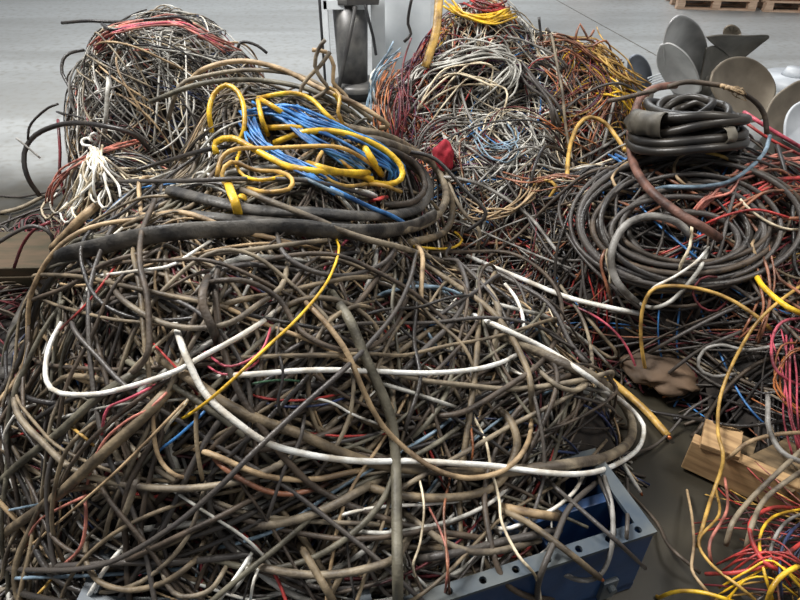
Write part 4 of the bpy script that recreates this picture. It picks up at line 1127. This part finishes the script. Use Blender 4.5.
fan(4, 'orange', 2, [(806, 350), (784, 352), (774, 376), (782, 398), (806, 420)], 'orange wire looping inside the pink wires', G_D, 4, cols=['orange'])
fan(4, 'copper', 2.6, [(760, 250), (770, 280), (764, 310), (748, 340)], 'rusty wire draped above the pink loop', G_D, 7, cols=['copper'])

# --- small floor heap
G_E = 'wires on the floor by the broken pallet'
tr('yellow', 4, [(654, 601), (665, 595), (680, 591), (705, 593), (735, 602)], 'yellow wire arching on the floor nearest the crate', G_E, 'yellow floor arch', layer=1)
tr('yellow', 5, [(766, 606), (772, 588), (784, 574), (806, 562)], 'thick yellow wire at the end of the floor heap', G_E, 'thick yellow floor wire', layer=4, kind='cable')
tr('red', 4.4, [(800, 508), (772, 508), (753, 518), (750, 532), (757, 552), (770, 566), (796, 574)], 'thick red wire bent like a hook on the floor heap', G_E, 'red hook', layer=4, kind='wire')
tr('red', 4, [(706, 574), (740, 572), (773, 562), (806, 540)], 'red wire lying along the floor heap', G_E, layer=3, kind='wire')
tr('tan', 3, [(687, 490), (692, 517), (694, 545), (692, 570), (706, 590), (716, 604)], 'tan wire winding over the floor, nearest the crate', G_E, layer=2)
tr('ochre', 3, [(716, 490), (719, 515), (699, 540), (710, 563), (740, 587), (760, 604)], 'dull yellow wire zigzagging over the floor', G_E, layer=2.5)
tr('salmon', 3, [(725, 478), (727, 510), (710, 542), (712, 566)], 'salmon wire between pallet and floor heap', G_E, layer=2)
tr('yellow', 3, [(806, 508), (773, 517), (760, 537), (763, 567), (774, 604)], 'yellow wire standing in an arc inside the red hook', G_E, layer=3)
tr('navy', 3, [(806, 518), (788, 536), (780, 560), (782, 604)], 'dark blue wire on the floor heap', G_E, layer=3)
tr('grey', 3.4, [(806, 512), (786, 522), (772, 545), (770, 575)], 'grey wire next to the dark blue one', G_E, layer=2.6)
fan(9, 'red', 2.2, [(730, 560), (755, 548), (780, 556), (806, 580)], 'red wire lying among the floor heap', G_E, 9, 'red floor wires')
fan(4, 'yellow', 2, [(720, 596), (745, 575), (775, 570), (806, 590)], 'yellow wire lying among the red floor wires', G_E, 8)

# ------------------------------------------------------------------ the other cables that show, one by one
def shape_word(P):
    d = np.linalg.norm(P[-1] - P[0]); L_ = np.sum(np.linalg.norm(np.diff(P, axis=0), axis=1))
    r = d / max(L_, 1e-6)
    return 'nearly straight' if r > .93 else 'gently curved' if r > .75 else 'strongly bent' if r > .45 else 'looping'
def run_word(P):
    a, b = to_px(P[0]), to_px(P[-1])
    dx, dy = abs(a[0] - b[0]), abs(a[1] - b[1])
    return 'running across' if dx > 2 * dy else 'running downhill' if dy > 2 * dx else 'slanting'
def where(P):
    m = to_px(P[len(P) // 2])
    best = min(LANDMARKS, key=lambda l: math.hypot(l[0] - m[0], l[1] - m[1]))
    dx, dy = m[0] - best[0], m[1] - best[1]
    d = math.hypot(dx, dy)
    if d < 9: rel = 'at'
    elif abs(dy) > abs(dx): rel = 'below' if dy > 0 else 'above'
    else: rel = 'right of' if dx > 0 else 'left of'
    if d > 34: rel = 'well ' + rel if rel not in ('at',) else rel
    elif rel != 'at': rel = 'just ' + rel
    return rel + ' the ' + best[2]
def shown(P):
    n = 0
    for p in P[::3]:
        x, y, z = to_px(p)
        if not (0 < x < 800 and 0 < y < 600): continue
        t, loc, nr = lie_hit(x, y)
        if t is None or t > z - .02: n += 1
    return n / len(P[::3])

KEEP = [(200, 84, 412, 200), (62, 136, 112, 204), (10, 222, 440, 246), (36, 310, 62, 394), (216, 364, 500, 378), (615, 400, 652, 475), (560, 478, 660, 600), (665, 402, 800, 510), (640, 335, 700, 395)]
def in_kept(P):
    n = 0
    for p in P:
        x, y, _ = to_px(p)
        n += any(a <= x <= c and b <= y <= d for a, b, c, d in KEEP)
    return n > .12 * len(P)

ALONE = [  # heap, kind, how many, width m, lengths, curvature
    ('A', 'cable', 118, (.0045, .0092), (.5, 1.7), 4.5), ('A', 'wire', 60, (.0028, .0048), (.4, 1.2), 6),
    ('B', 'cable', 20, (.0035, .0055), (.35, .9), 5), ('B', 'wire', 34, (.003, .0048), (.3, .8), 7),
    ('C', 'wire', 50, (.003, .0052), (.3, .9), 11), ('C', 'cable', 10, (.006, .009), (.4, .9), 7),
    ('D', 'cable', 62, (.0045, .0085), (.5, 1.4), 5), ('D', 'wire', 30, (.003, .0048), (.4, 1.2), 7),
]
LIMIT = {'cable': 298, 'wire': 318}
for hp, kind, n, rr, lr, kmax in ALONE:
    made = tries = 0
    while made < n and tries < n * 12 and COUNT[kind] < LIMIT[kind]:
        tries += 1
        q = sample_start(ZONES[hp])
        if q is None: continue
        _, nr, _, _ = LIE.find_nearest(q)
        if nr.z < 0: nr = -nr
        P = walk(q, heading(q, nr, hp), U(*lr), .03, U(-kmax, kmax) * (R() ** 1.1), 1.6, U(.012, .035), 7)
        if P is None or len(P) < 8 or shown(P) < .6 or in_kept(P): continue
        pal = PAL[palette_at(P[len(P) // 2])]
        if kind == 'cable': pal = [(k, w_) for k, w_ in pal if k not in ('white', 'pale grey', 'cream', 'red', 'pink', 'blue', 'yellow', 'navy', 'purple', 'maroon', 'salmon', 'orange')]
        else: pal = [(k, w_ * (1 if k in ('red', 'pink', 'blue', 'yellow', 'navy', 'salmon', 'orange', 'maroon', 'white', 'cream', 'copper') else .4)) for k, w_ in pal]
        c = pick(pal)
        r = rr[0] + (rr[1] - rr[0]) * R() ** 1.5
        size = 'thick ' if r > .0078 else ''
        lab = '%s %s%s %s %s %s' % (shape_word(P), size, c, kind, run_word(P), where(P))
        make(kind, P, r, c, lab, '%s %ss of the %s' % (c, kind, {'A': 'front heap', 'B': 'pink-crowned heap', 'C': 'middle heap', 'D': 'coil heap'}[hp]), n=8, cut=(R() < .3))
        made += 1

# things that still share a label: say which is higher, lower or between; what even that leaves alike shares a group
from collections import defaultdict
by = defaultdict(list)
for o, P in THINGS: by[o['label']].append((o, P))
for lab, L_ in by.items():
    if len(L_) < 2: continue
    gs = {o['group'] for o, _ in L_}
    if len(L_) <= 12:
        L_.sort(key=lambda t: to_px(t[1][len(t[1]) // 2])[1])
        nn = len(L_)
        o_names = ['topmost', 'second from top', 'third from top', 'fourth from top', 'fifth from top', 'sixth from top']
        b_names = ['lowest', 'second from bottom', 'third from bottom', 'fourth from bottom', 'fifth from bottom', 'sixth from bottom']
        for i, (o, _) in enumerate(L_):
            wd = ('upper' if i == 0 else 'lower') if nn == 2 else (o_names[i] if i < (nn + 1) // 2 else b_names[nn - 1 - i])
            o['label'] = lab + ', ' + wd + (' of the pair' if nn == 2 else '')
    for o, _ in L_: o['group'] = sorted(gs)[0]
for o, _ in THINGS:
    for a, b in ((' running downhill', ' downhill'), (' running across', ' across'), ('nearly straight', 'straight'), (' well ', ' '), ('the ', ''), (' of pair', ''), ('the outer rings of the flat coil', 'the outer coil rings')):
        if len(o['label'].split()) > 16: o['label'] = o['label'].replace(a, b)

# ------------------------------------------------------------------ black coil on the coil heap
cc = on_y(692, 122, 2.40)
coil = empty('cable_coil', (cc.x, 2.40, cc.z - .10), (math.radians(-13), math.radians(-5), 0))
tag(coil, 'big coil of thick black cable bound in torn film on top of the coil heap', 'coil')
BLK = noisy('coil_black', (30, 29, 29), (64, 59, 52), .38, 5, bump=.3, bscale=30)
FILM = noisy('dusty_grey_film', (46, 44, 40), (116, 110, 98), .5, 6, bump=.8, bscale=22)
for lay in range(5):
    for ring in range(4 if lay < 4 else 3):
        pts = []
        rr_ = .215 - ring * .036 - lay * .012 + U(-.008, .008)
        ox, oy = U(-.015, .015), U(-.012, .012)
        for k in range(61):
            a = k / 60 * 2 * math.pi * .99
            w_ = 1 + .03 * math.sin(2 * a + lay)
            pts.append((ox + rr_ * w_ * math.cos(a), oy + rr_ * w_ * math.sin(a), .02 + lay * .030 + .03 * math.sin(a + lay * 1.3 + ring) * (lay > 1) + .006 * math.sin(3 * a + ring * 2) + ring * .006))
        V, Q, T3 = tube_arrays(np.array(pts), U(.014, .0185), 12)
        link('turn', mesh_from('turn', [(V, Q, T3, 0)], [BLK]), coil)
for a0_, a1_, z0_, z1_ in ((2.9, 3.9, .07, .15), (4.95, 5.15, .03, .09)):   # torn film wrapped over a stretch of the turns
    bm = bmesh.new(); G_ = []
    for i in range(22):
        a = a0_ + (a1_ - a0_) * i / 21; row = []
        for k in range(12):
            f = k / 11; ang = -1.2 + f * 3.4
            z = (z0_ + z1_) / 2 + (z1_ - z0_) * .62 * math.sin(ang); r_ = .195 + .046 * math.cos(ang)
            nz = noise.noise(Vector((a * 6, f * 5, 1))) * .010
            row.append(bm.verts.new(((r_ + nz) * math.cos(a), (r_ + nz) * math.sin(a), z)))
        G_.append(row)
    for i in range(21):
        for k in range(11): bm.faces.new((G_[i][k], G_[i + 1][k], G_[i + 1][k + 1], G_[i][k + 1]))
    me = bpy.data.meshes.new('film_wrap'); bm.to_mesh(me); bm.free()
    for p_ in me.polygons: p_.use_smooth = True
    me.materials.append(FILM); o = link('film_wrap', me, coil); s_ = o.modifiers.new('t', 'SOLIDIFY'); s_.thickness = .003
print('COUNTS', COUNT, 'labels', len({o['label'] for o, _ in THINGS}), 'of', len(THINGS), 'maxwords', max(len(o['label'].split()) for o, _ in THINGS))
